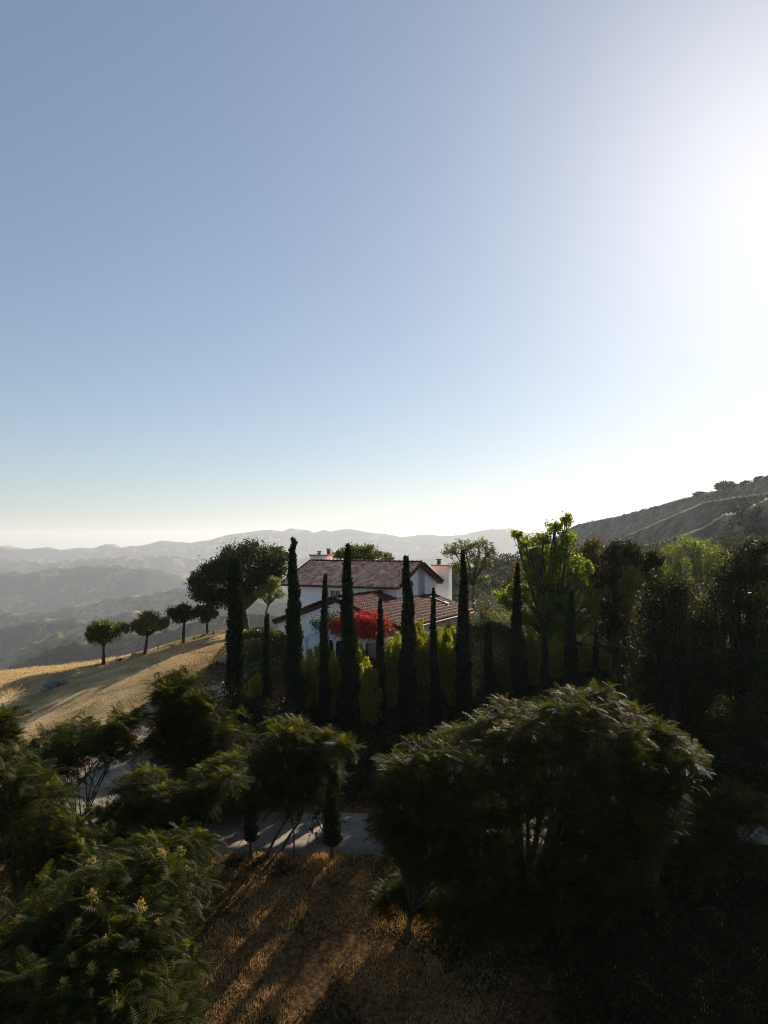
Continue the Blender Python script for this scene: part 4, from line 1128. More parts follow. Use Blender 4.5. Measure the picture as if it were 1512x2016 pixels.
# ------------------------------------------------------------------ lawn trees on the crest
G1 = 'small round trees along the crest of the lawn'
make_tree('round_tree', 'leftmost small tree on the lawn crest, dark green dome on a straight trunk', 'tree', (204, 1312), 72.6,
          [(195, 1250, 26, 18), (222, 1242, 24, 17), (240, 1236, 14, 12), (182, 1238, 13, 12), (205, 1232, 20, 13), (178, 1252, 10, 9)], .17, 120, 9, 'midtree', G1, .16, seed=1, rag=9)
make_tree('round_tree', 'yellow green small tree, second from the left on the lawn crest', 'tree', (285, 1288), 74.6,
          [(288, 1228, 22, 16), (305, 1222, 20, 14), (320, 1230, 14, 11), (270, 1232, 12, 12), (292, 1212, 18, 9), (278, 1245, 9, 6), (328, 1222, 8, 7)], .17, 120, 9, 'yellowgreen', G1, .14, seed=2, rag=9)
make_tree('round_tree', 'dark small spreading tree on the lawn crest, third from the left', 'tree', (361, 1262), 76.5,
          [(352, 1212, 20, 13), (375, 1208, 20, 12), (342, 1204, 12, 10), (362, 1198, 14, 9), (390, 1205, 12, 10)], .17, 120, 9, 'darktree', G1, .15, seed=3, rag=9)
make_tree('round_tree', 'small forked tree under the edge of the big spreading tree', 'tree', (409, 1252), 78,
          [(404, 1212, 14, 10), (418, 1208, 12, 9), (412, 1200, 14, 9), (395, 1200, 12, 9), (402, 1222, 7, 4)], .17, 120, 9, 'midtree', G1, .15, seed=4, rag=9)
make_tree('broad_tree', 'big dark spreading tree behind the flat topped cypress, left of the villa', 'tree', (484, 1240), 80,
          [(400, 1155, 30, 28), (425, 1120, 32, 28), (455, 1095, 34, 26), (495, 1085, 36, 22), (530, 1100, 34, 24), (548, 1122, 20, 22), (505, 1125, 38, 26), (450, 1135, 38, 30), (410, 1178, 26, 18), (445, 1178, 34, 20), (385, 1140, 16, 18), (522, 1150, 26, 18), (560, 1098, 10, 10), (480, 1160, 24, 18)],
          .24, 75, 10, 'darktree', None, .34, seed=5, depth=.9, rag=8)
make_tree('slender_tree', 'small pale green tree between the big dark tree and the villa wall', 'tree', (525, 1235), 76,
          [(528, 1162, 18, 12), (545, 1150, 14, 12), (512, 1170, 16, 10), (550, 1168, 12, 10), (530, 1180, 12, 8), (535, 1142, 12, 8)], .16, 90, 8, 'palegreen', None, .10, seed=6)
make_tree('umbrella_tree', 'flat topped green tree peeping over the ridge of the villa roof', 'tree', (712, 1190), 86,
          [(668, 1092, 20, 8), (695, 1084, 24, 9), (722, 1082, 22, 9), (742, 1092, 14, 8), (764, 1097, 12, 7), (705, 1098, 30, 10)], .24, 110, 10, 'midtree', None, .2, seed=7)
make_tree('loose_crowned_tree', 'open grey green tree to the right of the villa, beside the garden bush', 'tree', (931, 1178), 80,
          [(892, 1085, 20, 16), (915, 1075, 22, 14), (945, 1072, 22, 13), (965, 1085, 15, 13), (935, 1100, 24, 16), (900, 1115, 20, 16), (960, 1108, 14, 12), (925, 1130, 18, 14), (950, 1140, 18, 9)], .18, 55, 9, 'midtree', None, .16, seed=8)
make_tree('bright_leaved_tree', 'tall bright green tree with a ragged top, right of the villa', 'tree', (1095, 1290), 59.4,
          [(1113, 1025, 14, 14), (1092, 1040, 16, 16), (1068, 1062, 24, 16), (1035, 1068, 16, 14), (1018, 1054, 12, 8), (1118, 1055, 16, 22), (1100, 1085, 26, 24), (1060, 1098, 28, 24), (1128, 1105, 20, 26), (1045, 1130, 24, 22), (1090, 1135, 34, 30), (1140, 1140, 22, 16), (1155, 1118, 12, 12), (1020, 1165, 24, 14), (985, 1172, 14, 10), (1065, 1175, 34, 28), (1115, 1180, 36, 26), (1160, 1180, 24, 14), (1168, 1200, 14, 16), (1050, 1215, 34, 26), (1100, 1225, 40, 30), (1145, 1225, 26, 22), (1000, 1185, 14, 8), (1080, 1255, 38, 20)],
          .19, 95, 8, 'bright', None, .28, seed=9, aspect=.8)
make_tree('rust_tinged_tree', 'brown green tree showing above the right shoulder of the bright green tree', 'tree', (1165, 1260), 65,
          [(1150, 1085, 20, 18), (1170, 1075, 18, 16), (1140, 1105, 18, 18), (1180, 1100, 18, 18), (1160, 1125, 26, 22), (1150, 1160, 26, 24)], .2, 60, 9, 'rust', None, .18, seed=10)
make_tree('rust_tinged_tree', 'small brown leaved shrubby tree behind the left side of the bright green tree', 'tree', (1010, 1190), 80,
          [(1000, 1150, 16, 18), (1018, 1130, 14, 26), (1015, 1165, 22, 14)], .18, 50, 8, 'rust', None, .1, seed=11)
GD = 'dark round topped trees in the garden on the right'
make_tree('dark_oak', 'dark tree with a pointed top above the yellow green saplings', 'tree', (1215, 1270), 62.5,
          [(1215, 1080, 20, 16), (1235, 1088, 22, 20), (1205, 1100, 22, 22), (1250, 1105, 22, 22), (1215, 1130, 34, 30), (1190, 1145, 24, 26), (1230, 1165, 32, 24), (1215, 1200, 40, 28), (1200, 1238, 40, 24), (1255, 1230, 30, 26), (1180, 1200, 22, 24)], .2, 80, 10, 'oak', GD, .25, seed=12)
make_tree('dark_oak', 'small dark tree between the pointed dark tree and the feathery light green tree', 'tree', (1285, 1265), 63.5,
          [(1285, 1098, 18, 16), (1300, 1108, 16, 16), (1275, 1120, 22, 20), (1290, 1150, 26, 26)], .2, 80, 10, 'oak', GD, .2, seed=13)
make_tree('willow_like_tree', 'feathery light green tree with its branches showing, behind the big dark oaks', 'tree', (1385, 1280), 61,
          [(1330, 1085, 26, 20), (1355, 1068, 26, 16), (1380, 1075, 26, 18), (1405, 1090, 24, 20), (1432, 1100, 20, 18), (1340, 1110, 32, 24), (1380, 1115, 34, 26), (1415, 1125, 24, 22), (1320, 1130, 22, 20), (1360, 1150, 34, 26), (1400, 1165, 30, 24), (1340, 1190, 36, 26)], .2, 80, 8, 'palegreen', None, .2, 'palebark', seed=14, aspect=.3)
make_tree('yellow_green_sapling', 'tall yellow green bushy sapling left of the big dark oaks', 'tree', (1240, 1285), 61,
          [(1240, 1130, 20, 18), (1255, 1150, 20, 22), (1225, 1155, 18, 20), (1240, 1180, 26, 26), (1230, 1215, 22, 22), (1190, 1165, 16, 12)], .17, 80, 9, 'yellowgreen', 'yellow green saplings beside the oaks', .12, seed=15)
make_tree('yellow_green_sapling', 'lower yellow green sapling above the pale footpath', 'tree', (1205, 1270), 63,
          [(1185, 1150, 20, 12), (1205, 1160, 20, 16), (1180, 1170, 16, 14), (1215, 1190, 20, 18), (1165, 1158, 12, 10)], .17, 80, 9, 'yellowgreen', 'yellow green saplings beside the oaks', .1, seed=16)
GO = 'great dark oaks at the right edge'
make_tree('great_oak', 'great dark oak at the left of the oaks, its crown hanging over the driveway', 'tree', (1330, 1480), 46,
          [(1305, 1150, 40, 30), (1340, 1160, 40, 34), (1280, 1195, 44, 40), (1330, 1215, 60, 50), (1375, 1215, 46, 46), (1290, 1265, 60, 50), (1350, 1280, 66, 56), (1270, 1330, 56, 50), (1330, 1350, 70, 56), (1390, 1330, 56, 60), (1310, 1410, 66, 50), (1370, 1420, 60, 50)],
          .17, 85, 10, 'oak', GO, .36, seed=17)
make_tree('great_oak', 'tall dark oak at the right edge, highest of the great oaks', 'tree', (1470, 1490), 48,
          [(1460, 1100, 36, 24), (1490, 1082, 34, 22), (1430, 1135, 40, 34), (1485, 1130, 46, 40), (1530, 1110, 40, 34), (1440, 1190, 50, 46), (1500, 1190, 56, 50), (1410, 1235, 40, 44), (1460, 1260, 60, 56), (1530, 1260, 60, 60), (1430, 1330, 60, 54), (1500, 1340, 64, 60), (1460, 1410, 66, 50), (1540, 1420, 66, 56)],
          .17, 85, 10, 'oak', GO, .4, seed=18)
make_tree('great_oak', 'grey leaved oak set between the two darkest oaks', 'tree', (1410, 1400), 52,
          [(1395, 1190, 30, 28), (1370, 1200, 26, 26), (1400, 1225, 34, 30), (1380, 1245, 34, 30)], .17, 70, 9, 'grey', GO, .24, seed=19)
# trees out of sight to the right whose shade covers the slope
make_tree('great_oak', 'dark oak partly cut off by the right edge, lower than its neighbour', 'tree', (1560, 1560), 40,
          [(1570, 1200, 90, 60), (1600, 1290, 110, 90), (1540, 1320, 60, 60), (1550, 1400, 70, 60), (1640, 1180, 90, 70), (1480, 1440, 50, 44), (1520, 1480, 60, 40), (1440, 1480, 40, 34)], .2, 55, 9, 'oak', GO, .4, seed=20)
# bush and hedges
make_bush('round_bush', 'round clipped dark bush on the bare garden soil right of the villa', 'bush', 951, 1190, 73, 22, 13, 'hedge', 1)
make_bush('garden_shrub', 'low pale green shrub bed right of the round bush', 'shrub', 985, 1209, 69, 30, 8, 'palegreen', 2, dens=60)
make_bush('garden_shrub', 'low grey green shrub left of the round bush near the roof end', 'shrub', 925, 1212, 70, 18, 8, 'grey', 3, dens=60)
make_bush('garden_shrub', 'small red brown shrub between round bush and bright green tree', 'shrub', 1000, 1180, 76, 16, 12, 'rust', 4, dens=50)
# ------------------------------------------------------------------ shrubs around the house
def hedge(name, label, pts, D, depth, m, seed, leaf=.12, dens=75):
    rng = np.random.default_rng(8000 + seed)
    x0_ = min(p[0] for p in pts); x1_ = max(p[0] for p in pts)
    c = at((x0_ + x1_) / 2, 1300, D); b = np.array([c[0], D, gz(c[0], D) - .05])
    root = empty(name, b, label, 'hedge')
    n = int(dens * 60 * (x1_ - x0_) * D / F)
    px_ = rng.uniform(x0_, x1_, n); top_ = np.interp(px_, [p[0] for p in pts], [p[1] for p in pts])
    dy = rng.uniform(-1, 1, n) * depth / 2
    x = (px_ - 756) / F * D * 1.0; y = D + dy
    g = ground(x, y); zt = (elev(top_) * D + CZ) - .25 * np.abs(dy / depth * 2) ** 3 + .30 * (fbm(x * 1.3, y * 1.3, 4) - .5)
    k = rng.random(n)
    surf = rng.random(n)
    z = np.where(surf < .35, zt - rng.exponential(.08, n), g + (zt - g) * k)
    y = np.where(surf >= .35, D - depth / 2 * np.sign(rng.random(n) - .25) * (1 - .25 * k ** 3) * rng.uniform(.86, 1.0, n) - .2 * (fbm(x * 1.5, z * 1.5, 4) - .5), y)
    P = np.stack([x, y, z], 1); P += rng.normal(size=P.shape) * .05
    a, bb = rand_rot(n, .6, rng); L = leaf * rng.uniform(.6, 1.4, n); V, Q = leaf_quads(P, a, bb, L, L * .55)
    quads('foliage', V, Q, M[m], root, np.clip(rng.random(n) * .6 + .5 * fbm(x * 2, z * 2), 0, 1))
    mb = MB()
    xa, xb = (x0_ - 756) / F * D, (x1_ - 756) / F * D
    for q in np.arange(xa + .4, xb, .9):
        mb.tube([(q, D, gz(q, D) - .05), (q + .1, D, gz(q, D) + .8), (q, D, gz(q, D) + 1.5)], [.05, .04, .02], 6)
    mb.build('stems', M['bark'], root)
hedge('clipped_hedge', 'rounded green hedge block left of the villa, beside the lawn boulder', [(478, 1252), (488, 1242), (520, 1238), (550, 1245), (565, 1262), (572, 1300)], 52.5, 2.4, 'hedge', 1, .14)
hedge('tall_dark_hedge', 'tall dark hedge right of the villa with a sunlit top', [(868, 1262), (890, 1240), (920, 1228), (960, 1222), (1000, 1238), (1030, 1262)], 53.5, 2.6, 'hedge', 2, .14)
hedge('low_hedge', 'low shaded hedge under the bright green tree', [(1020, 1275), (1080, 1268), (1140, 1268), (1200, 1282)], 57.5, 2.0, 'darktree', 3, .14)
PL = [(606, 1278, 46, 49.2, 'lime shrub right behind the tallest cypress, before the porch post'), (632, 1262, 40, 49.8, 'lime shrub in front of the middle porch post'),
      (660, 1290, 34, 48.6, 'low lime shrub under the red bougainvillea, left of the broad cypress'), (722, 1290, 36, 48.4, 'lime shrub under the right half of the bougainvillea'),
      (765, 1265, 30, 49.4, 'narrow lime shrub by the short cypress, at the porch corner'), (783, 1238, 34, 50.8, 'tall lime shrub at the eave corner of the lower roof'),
      (830, 1216, 32, 51.6, 'lime shrub reaching the gutter between the tall and thin cypresses'), (880, 1222, 46, 52.4, 'broad lime shrub crowned with sun at the roof end'),
      (905, 1245, 34, 51.5, 'lime shrub behind the tall cypress beyond the roof end'), (705, 1262, 24, 49.8, 'small lime shrub beside the broad cypress')]
for i, (px, yt, w, D, lab) in enumerate(PL):
    make_plume(px, yt + 6, None, w * 1.15, D - 1.3, lab, i, n=11)
PR = [(1043, 1235, 26, 53.5, 'lime shrub on the left of the three under the bright green tree'), (1092, 1250, 30, 54.5, 'lime shrub between the small and the stout cypress'), (1156, 1258, 30, 55.5, 'lime shrub right of the stout cypress'),
      (1185, 1280, 18, 56.0, 'small thin lime shrub by the slim cypress')]
for i, (px, yt, w, D, lab) in enumerate(PR):
    make_plume(px, yt, None, w, D, lab, 20 + i, group='lime green feathery shrubs under the bright green tree')
make_plume(505, 1330, None, 26, 49.5, 'small lime shrub on the slope below the rounded hedge', 30, n=6)
make_plume(742, 1340, None, 22, 47.8, 'low lime shrub at the foot of the short cypress', 31, n=6)

# ------------------------------------------------------------------ boulders and stakes on the lawn
def rock(label, px, py, D, sx, sy, sz, m, seed, group=None, sink=.3):
    rng = np.random.default_rng(seed)
    import bmesh
    bm = bmesh.new(); bmesh.ops.create_icosphere(bm, subdivisions=3, radius=1)
    ph = rng.uniform(0, 6, 9)
    cuts = rng.normal(size=(9, 3)); cuts /= np.linalg.norm(cuts, axis=1)[:, None]; dc_ = rng.uniform(.55, .85, 9)
    for v in bm.verts:
        p = np.array(v.co)
        for c, d_ in zip(cuts, dc_):
            q = p @ c
            if q > d_: p = p - c * (q - d_) * .85
        p *= 1 + .05 * math.sin(5 * p[0] + ph[0]) * math.sin(4 * p[1] + ph[1])
        v.co = Vector(p * (sx, sy, sz))
    me = bpy.data.meshes.new('boulder'); bm.to_mesh(me); bm.free()
    o = link_mesh('boulder', me, M[m]); c = at(px, py, D)
    o.location = (c[0], D, gz(c[0], D) + sz * (1 - sink) - .05)
    tag(o, label, 'boulder', group); return o
rock('tan boulder on the crest bank between the first two small trees', 266, 1294, 73.6, .55, .45, .38, 'rocktan', 1)
rock('tan boulder at the lawn end beside the flat topped cypress', 441, 1300, 59.5, .48, .42, .42, 'rocktan', 2)
GR = 'flat grey rocks lying together on the lower lawn'
rock('larger flat grey rock on the lower lawn, pale topped', 100, 1354, 63.2, .75, .5, 0.51, 'rockgrey', 3, GR, .35)
rock('smaller flat grey rock at the right of the pair on the lower lawn', 124, 1350, 63.6, .6, .4, 0.33, 'rockgrey', 4, GR, .35)
rock('low grey rock slab in front of the larger grey rock', 88, 1358, 62.4, .45, .35, 0.24, 'rockgrey', 5, GR, .35)
make_bush('round_bush', 'tiny dark bush on the crest right of the leftmost small tree', 'bush', 235, 1299, 73.4, 5, 5, 'oak', 9, leaf=.08, dens=200)
for i, (px, py, D, h, lab) in enumerate([(311, 1280, 75, .55, 'short wooden stake on the crest between second and third small tree'), (381, 1262, 76.5, .4, 'short wooden stake right of the third small tree'), (420, 1250, 77.6, .45, 'short wooden stake under the big spreading tree')]):
    c = at(px, py, D); z = gz(c[0], D); mb = MB(); mb.tube([(c[0], D, z - .1), (c[0] + .02, D, z + h)], [.06, .05], 6); mb.tube([(c[0] + .02, D, z + h), (c[0] + .02, D, z + h + .05)], [.03, .01], 6)
    tag(mb.build('wooden_stake', M['wood']), lab, 'stake', 'stakes along the crest of the lawn')

# ------------------------------------------------------------------ feathery trees in front
make_ailanthus('big sunlit feathery tree filling the lower left corner, full of yellow flower clusters', (200, 2300), 17.0,
    [(340, 1640, 60, 40, 2.5), (240, 1700, 90, 60, 1.5), (130, 1760, 90, 70, 1.5), (300, 1760, 80, 70, .5), (60, 1850, 90, 80), (200, 1850, 110, 90, -.5), (330, 1880, 60, 70, 0), (120, 1960, 110, 90, -1.5), (260, 1990, 90, 80, -1.5), (20, 1980, 80, 80, -1.5), (340, 2010, 50, 60, -1)],
    1, 3.0, .62, .42, trunk=.14, fill=.7, drop=36)
make_ailanthus('dark feathery tree at the left edge, between the lawn and the corner tree', (40, 1760), 26.0,
    [(10, 1500, 50, 50), (60, 1540, 60, 60), (20, 1590, 70, 60), (110, 1620, 60, 50), (190, 1660, 70, 50), (60, 1680, 80, 60), (140, 1690, 80, 50)],
    2, 2.2, .76, .05)
make_ailanthus('leggy feathery tree on thin stems in front of the pale driveway bend', (160, 1640), 33.0,
    [(150, 1440, 60, 34), (90, 1470, 50, 34), (210, 1460, 60, 40), (250, 1420, 40, 34), (120, 1500, 60, 30), (50, 1510, 40, 30)],
    3, 2.0, .82, .03, trunk=.09, multi=4, fill=.5)
make_ailanthus('small feathery tree at the far left edge against the lawn', (-5, 1500), 34.0, [(0, 1400, 28, 22), (-14, 1430, 40, 34), (10, 1450, 20, 20)], 4, 2.2, .78, .03)
make_ailanthus('pointed feathery tree against the lawn, left of the flat topped cypress', (365, 1560), 36.0,
    [(355, 1340, 40, 24), (345, 1375, 46, 30), (390, 1385, 44, 34), (350, 1420, 60, 40), (410, 1440, 60, 44), (370, 1480, 70, 44), (320, 1455, 40, 34)],
    5, 2.2, .84, .06)
make_ailanthus('low feathery tree in front of the driveway, between leggy tree and young cypresses', (380, 1700), 29.0,
    [(300, 1540, 60, 40), (370, 1560, 60, 40), (410, 1530, 40, 24), (330, 1600, 70, 40), (250, 1590, 60, 44), (390, 1610, 40, 30), (440, 1510, 30, 24)],
    6, 2.2, .76, .08)
make_ailanthus('dark feathery tree in the middle, left of the young cypress with pink flowers beside it', (575, 1672), 33.6,
    [(570, 1425, 40, 24), (600, 1455, 50, 34), (550, 1470, 50, 34), (625, 1490, 30, 30), (580, 1510, 60, 36), (500, 1500, 50, 40), (545, 1545, 44, 26), (610, 1545, 36, 24), (640, 1450, 20, 16)],
    7, 2.2, .82, .10, trunk=.07, multi=2)
make_ailanthus('dense dark feathery tree behind the driveway bend', (470, 1600), 38.0,
    [(440, 1430, 50, 40), (480, 1470, 60, 50), (430, 1500, 60, 50), (520, 1500, 40, 50), (400, 1540, 50, 40), (470, 1560, 60, 40)], 8, 1.8, .82, .02)
GB = [(1160, 1590, 70, 44), (1140, 1640, 70, 40), (1160, 1350, 60, 26), (1110, 1375, 70, 34), (1020, 1385, 60, 30), (1200, 1395, 60, 40), (960, 1415, 60, 34), (1080, 1430, 90, 50), (890, 1440, 50, 34), (1170, 1460, 80, 50), (1000, 1480, 100, 56), (1250, 1440, 50, 40), (900, 1510, 80, 56), (1110, 1530, 90, 56), (1220, 1520, 70, 56), (1010, 1570, 100, 50), (900, 1590, 80, 50), (1120, 1610, 80, 46), (960, 1660, 90, 46), (1060, 1680, 90, 50), (1160, 1680, 70, 46), (1000, 1730, 70, 40)]
make_ailanthus('widest feathery tree, a broad dark dome right of the striped driveway', (1020, 1700), 29.5, GB, 9, 2.4, .70, .03, trunk=.16, depth=.8, drop=30, fill=1.5)
make_ailanthus('feathery tree forming the left shoulder beside the broad dark dome', (800, 1690), 28.5,
    [(775, 1530, 30, 30), (770, 1600, 30, 40), (790, 1500, 36, 30), (840, 1480, 40, 34), (800, 1560, 44, 40), (860, 1560, 50, 46), (790, 1610, 40, 34), (850, 1640, 60, 40), (930, 1660, 60, 34), (810, 1670, 50, 34), (880, 1700, 60, 36)], 10, 2.4, .72, .05, trunk=.12, fl='rosepanicle')
make_ailanthus('feathery tree reaching out to the right of the broad dark dome', (1290, 1660), 30.0,
    [(1290, 1430, 44, 34), (1325, 1480, 40, 34), (1345, 1500, 36, 20), (1270, 1500, 50, 40), (1300, 1550, 40, 40), (1240, 1570, 60, 44), (1280, 1620, 60, 44), (1220, 1660, 60, 40)], 11, 2.2, .82, .05, trunk=.12)
make_ailanthus('low dark feathery tree at the right edge before the shaded driveway', (1420, 1720), 31.5,
    [(1420, 1590, 50, 34), (1480, 1590, 56, 34), (1380, 1600, 36, 30), (1450, 1560, 40, 24), (1400, 1640, 50, 34), (1350, 1650, 40, 34), (1450, 1680, 50, 34), (1370, 1690, 60, 34)], 13, 1.8, .76, 0)
UG = 'low feathery suckers in the shade under the broad dark dome'
for i, (px, py, D, w, lab) in enumerate([(805, 1735, 29.2, 50, 'low feathery sucker shrub at the left foot of the broad dark dome'), (900, 1760, 28.6, 60, 'low feathery sucker shrub under the left half of the broad dark dome'),
        (1000, 1770, 28.6, 60, 'low feathery sucker shrub under the middle of the broad dark dome'), (1100, 1760, 29.0, 60, 'low feathery sucker shrub under the right half of the broad dark dome'), (1215, 1740, 29.6, 60, 'low feathery sucker shrub at the right foot of the broad dark dome')]):
    make_ailanthus(lab, (px, 1840), D, [(px, py, w, 34), (px - 30, py + 30, w * .8, 30), (px + 34, py + 24, w * .8, 30)], 20 + i, 2.4, .6, 0, group=UG, name='feathery_sucker', trunk=.05, cat='shrub', young=.03)
# oleanders with pink flowers
def oleander(label, px, py, D, rx, ry, seed):
    root, rng, cls = make_bush('oleander', label, 'flowering shrub', px, py, D, rx, ry, 'darktree', seed, leaf=.17, dens=85, sub=9)
    P, S = crown_points(cls[:1], 16, 9, rng, .95); P = P[P[:, 2] > cls[0][0][2] - cls[0][1][2] * .6]
    a, bb = rand_rot(len(P), .4, rng); L = .075 * rng.uniform(.7, 1.3, len(P)); V, Q = leaf_quads(P, a, bb, L, L * .8)
    quads('flowers', V, Q, M['pink'], root, rng.random(len(Q)))
oleander('oleander with dusky pink flowers at the foot of the flat topped cypress', 425, 1380, 40.5, 40, 34, 41)
oleander('oleander with a few pink flowers beside the young cypress stem', 640, 1530, 34.6, 26, 44, 42)
oleander('dark oleander at the foot of the curled cypress, by the pale drive', 545, 1400, 42.5, 30, 26, 43)
make_tree('thin_sapling', 'thin staked sapling at the driveway edge between the young cypresses', 'tree', (578, 1672), 33.2, [(578, 1560, 16, 30), (572, 1600, 12, 16)], .12, 60, 7, 'darktree', None, .035, seed=60, back=False)
make_tree('thin_sapling', 'bare thin sapling with small leaves at the edge of the corner tree', 'tree', (362, 1745), 29.0, [(360, 1640, 22, 14), (372, 1662, 18, 10)], .12, 40, 7, 'darktree', None, .03, seed=61, back=False)

# ------------------------------------------------------------------ ground cover
def cover(name, label, n, xr, yr, fn, hgt, leaf, m, seed, asp=.5, up=.4, lab_mask=None):
    rng = np.random.default_rng(seed)
    x = rng.uniform(*xr, n); y = rng.uniform(*yr, n)
    k = fn(x, y, rng); x, y = x[k], y[k]
    d, _ = polydist(x, y, DRC); q = d > 2.5; x, y = x[q], y[q]
    h = hgt * (.25 + 1.2 * fbm(x / 1.6, y / 1.6, 4) ** 1.5)
    z = ground(x, y) + h * rng.random(len(x)) ** .6
    P = np.stack([x, y, z], 1); a, bb = rand_rot(len(x), up, rng); L = leaf * rng.uniform(.6, 1.4, len(x))
    V, Q = leaf_quads(P, a, bb, L, L * asp)
    return tag(quads(name, V, Q, M[m], None, rng.random(len(Q))), kind='stuff')
# dark undergrowth on the bank under the cypress row
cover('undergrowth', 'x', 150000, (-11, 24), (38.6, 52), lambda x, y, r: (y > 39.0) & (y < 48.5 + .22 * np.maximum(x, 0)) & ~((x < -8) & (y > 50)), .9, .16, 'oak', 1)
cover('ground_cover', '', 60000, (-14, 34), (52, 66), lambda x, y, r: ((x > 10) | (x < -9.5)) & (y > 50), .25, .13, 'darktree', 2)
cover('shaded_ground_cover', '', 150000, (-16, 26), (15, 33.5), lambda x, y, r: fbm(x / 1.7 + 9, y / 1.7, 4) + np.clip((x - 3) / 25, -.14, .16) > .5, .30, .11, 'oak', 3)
cover('leaf_litter', '', 16000, (-16, 26), (15, 60), lambda x, y, r: (y < 36) | ((x > -10) & (x < 24) & (y < 50)), .05, .09, 'rust', 4, .6, -1.0)


def grass(name, n, xr, yr, fn, blades, h, w, m, seed, clump=.12):
    rng = np.random.default_rng(seed)
    x = rng.uniform(*xr, n); y = rng.uniform(*yr, n); k = fn(x, y, rng); x, y = x[k], y[k]
    d, _ = polydist(x, y, DRC); q = d > 2.42; x, y = x[q], y[q]
    hs = h * (.35 + 1.5 * fbm(x / 1.1, y / 1.1, 4) ** 2)
    x = np.repeat(x, blades) + rng.normal(size=len(x) * blades) * clump; y = np.repeat(y, blades) + rng.normal(size=len(x)) * clump
    hs = np.repeat(hs, blades) * rng.uniform(.5, 1.3, len(x))
    z = ground(x, y) - .02
    n = len(x); th = rng.uniform(0, 6.283, n); ln = rng.uniform(.1, .9, n) * hs
    b = np.stack([np.cos(th + 1.57), np.sin(th + 1.57), np.zeros(n)], 1) * (w * rng.uniform(.6, 1.4, n))[:, None]
    P = np.stack([x, y, z], 1); T = P + np.stack([np.cos(th) * ln, np.sin(th) * ln, hs], 1); Mi = P + np.stack([np.cos(th) * ln * .35, np.sin(th) * ln * .35, hs * .6], 1)
    V = np.stack([P - b, P + b, Mi + b * .7, Mi - b * .7, T], 1)
    base = np.arange(n)[:, None] * 5
    Q = np.concatenate([base + [0, 1, 2, 3], base + [3, 2, 4, 4]])
    Q = base + np.array([0, 1, 2, 3])
    # tip as a second thin quad
    V2 = np.stack([Mi - b * .7, Mi + b * .7, T + b * .12, T - b * .12], 1)
    V1 = V[:, :4]
    Vv = np.concatenate([V1.reshape(-1, 3), V2.reshape(-1, 3)]); Qq = np.arange(len(Vv)).reshape(-1, 4)
    vr = rng.random(n); return tag(quads(name, Vv, Qq, M[m], None, np.concatenate([vr, vr])), kind='stuff')
grass('dry_grass', 60000, (-17, 16), (14, 33.6), lambda x, y, r: (np.abs(x) < .56 * y) & (fbm(x / 1.3, y / 1.3, 4) + .25 * (fbm(x / 5, y / 5, 2) - .5) + r.normal(size=len(x)) * .04 > .46) & (r.random(len(x)) < np.clip(1.1 - np.maximum(x, 0) / 6, .04, 1)), 8, .15, .010, 'grassblade', 11, .12)
grass('lawn_grass', 42000, (-46, -8), (38, 78), lambda x, y, r: (np.abs(x) < .56 * y + 2) & (y < np.interp(x, CRX, CRY) + 1) & (x < -9.5 - .1 * (60 - y)), 5, .10, .012, 'lawnblade', 12, .2)
grass('golden_grass', 7000, (-60, -26), (58, 77), lambda x, y, r: (polydist(x, y, BANK)[0] * polydist(x, y, BANK)[1] > .2) & (y < np.interp(x, CRX, CRY) + 1.5), 7, .26, .012, 'goldblade', 13, .2)

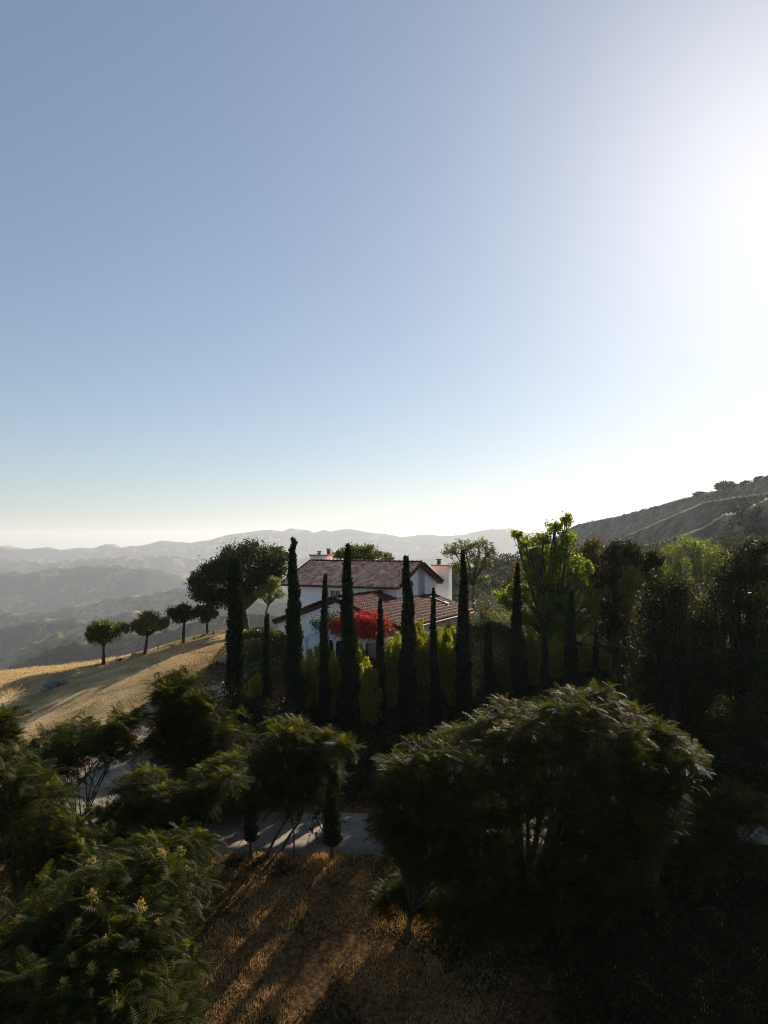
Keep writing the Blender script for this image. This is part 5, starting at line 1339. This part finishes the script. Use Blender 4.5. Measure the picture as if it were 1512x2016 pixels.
# ------------------------------------------------------------------ scrub on the mountain on the right
def hillscrub():
    rng = np.random.default_rng(77); n = 15000
    px = rng.uniform(950, 2000, n); D = 200 + 800 * rng.random(n) ** .8
    x = (px - 756) / F * D; y = D
    k = fbm(x / 60, y / 60, 4) + rng.normal(size=n) * .06 > .53
    x, y = x[k], y[k]; z = ground(x, y); k = z > CZ - 60; x, y, z = x[k], y[k], z[k]; n = len(x)
    t = (1 + 5 ** .5) / 2
    sz = rng.uniform(.5, 1.5, n) * (1 + (rng.random(n) > .985) * 1.6)
    m_ = 14
    d = rng.normal(size=(n, m_, 3)); d /= np.linalg.norm(d, axis=2)[..., None]; d[..., 2] = np.abs(d[..., 2]) * .8
    P = (np.stack([x, y, z], 1)[:, None] + d * sz[:, None, None] * .9).reshape(-1, 3)
    a, bb = rand_rot(len(P), .2, rng); L = np.repeat(sz, m_) * .85
    V, Q = leaf_quads(P - a * L[:, None] * .5, a, bb, L, L * .9)
    tag(quads('hillside_scrub', V, Q, M['scrub'], None, np.repeat(rng.random(n), m_)), kind='stuff')
hillscrub()
for i, (px, py, D, h, w, lab) in enumerate([(1378, 972, 745, 12, 14, 'lone dark tree low on the skyline of the hazy mountain'), (1427, 955, 705, 16, 22, 'broad clump like tree on the mountain skyline, widest of the ridge trees'),
        (1448, 956, 695, 7, 9, 'small tree just right of the widest ridge tree'), (1468, 950, 680, 9, 12, 'middle sized tree on the mountain skyline near the right edge'), (1494, 941, 655, 8, 10, 'last tree on the mountain skyline before the right edge')]):
    make_tree('ridge_tree', lab, 'tree', (px, py), D, [(px, py + 1, w * .5, h * .5), (px - w * .45, py + 3, w * .4, h * .4), (px + w * .45, py + 1, w * .45, h * .4)], 1.6, 6, 9, 'scrub', 'trees on the skyline of the mountain', .5, seed=80 + i)
def farwood():
    rng = np.random.default_rng(78); n = 2600
    px = rng.uniform(900, 1500, n); D = rng.uniform(150, 340, n); x = (px - 756) / F * D; y = D; z = ground(x, y)
    k = z > CZ - 32; x, y, z = x[k], y[k], z[k]; n = len(x); sz = rng.uniform(1.0, 2.4, n); m_ = 60
    d = rng.normal(size=(n, m_, 3)); d /= np.linalg.norm(d, axis=2)[..., None]
    P = (np.stack([x, y, z + sz * .8], 1)[:, None] + d * sz[:, None, None] * rng.uniform(.75, 1.1, (n, m_, 1))).reshape(-1, 3)
    a, bb = rand_rot(len(P), .2, rng); L = np.repeat(sz, m_) * .42
    V, Q = leaf_quads(P, a, bb, L, L * .8)
    tag(quads('distant_woodland', V, Q, M['scrub'], None, np.repeat(rng.random(n), m_)), kind='stuff')
farwood()
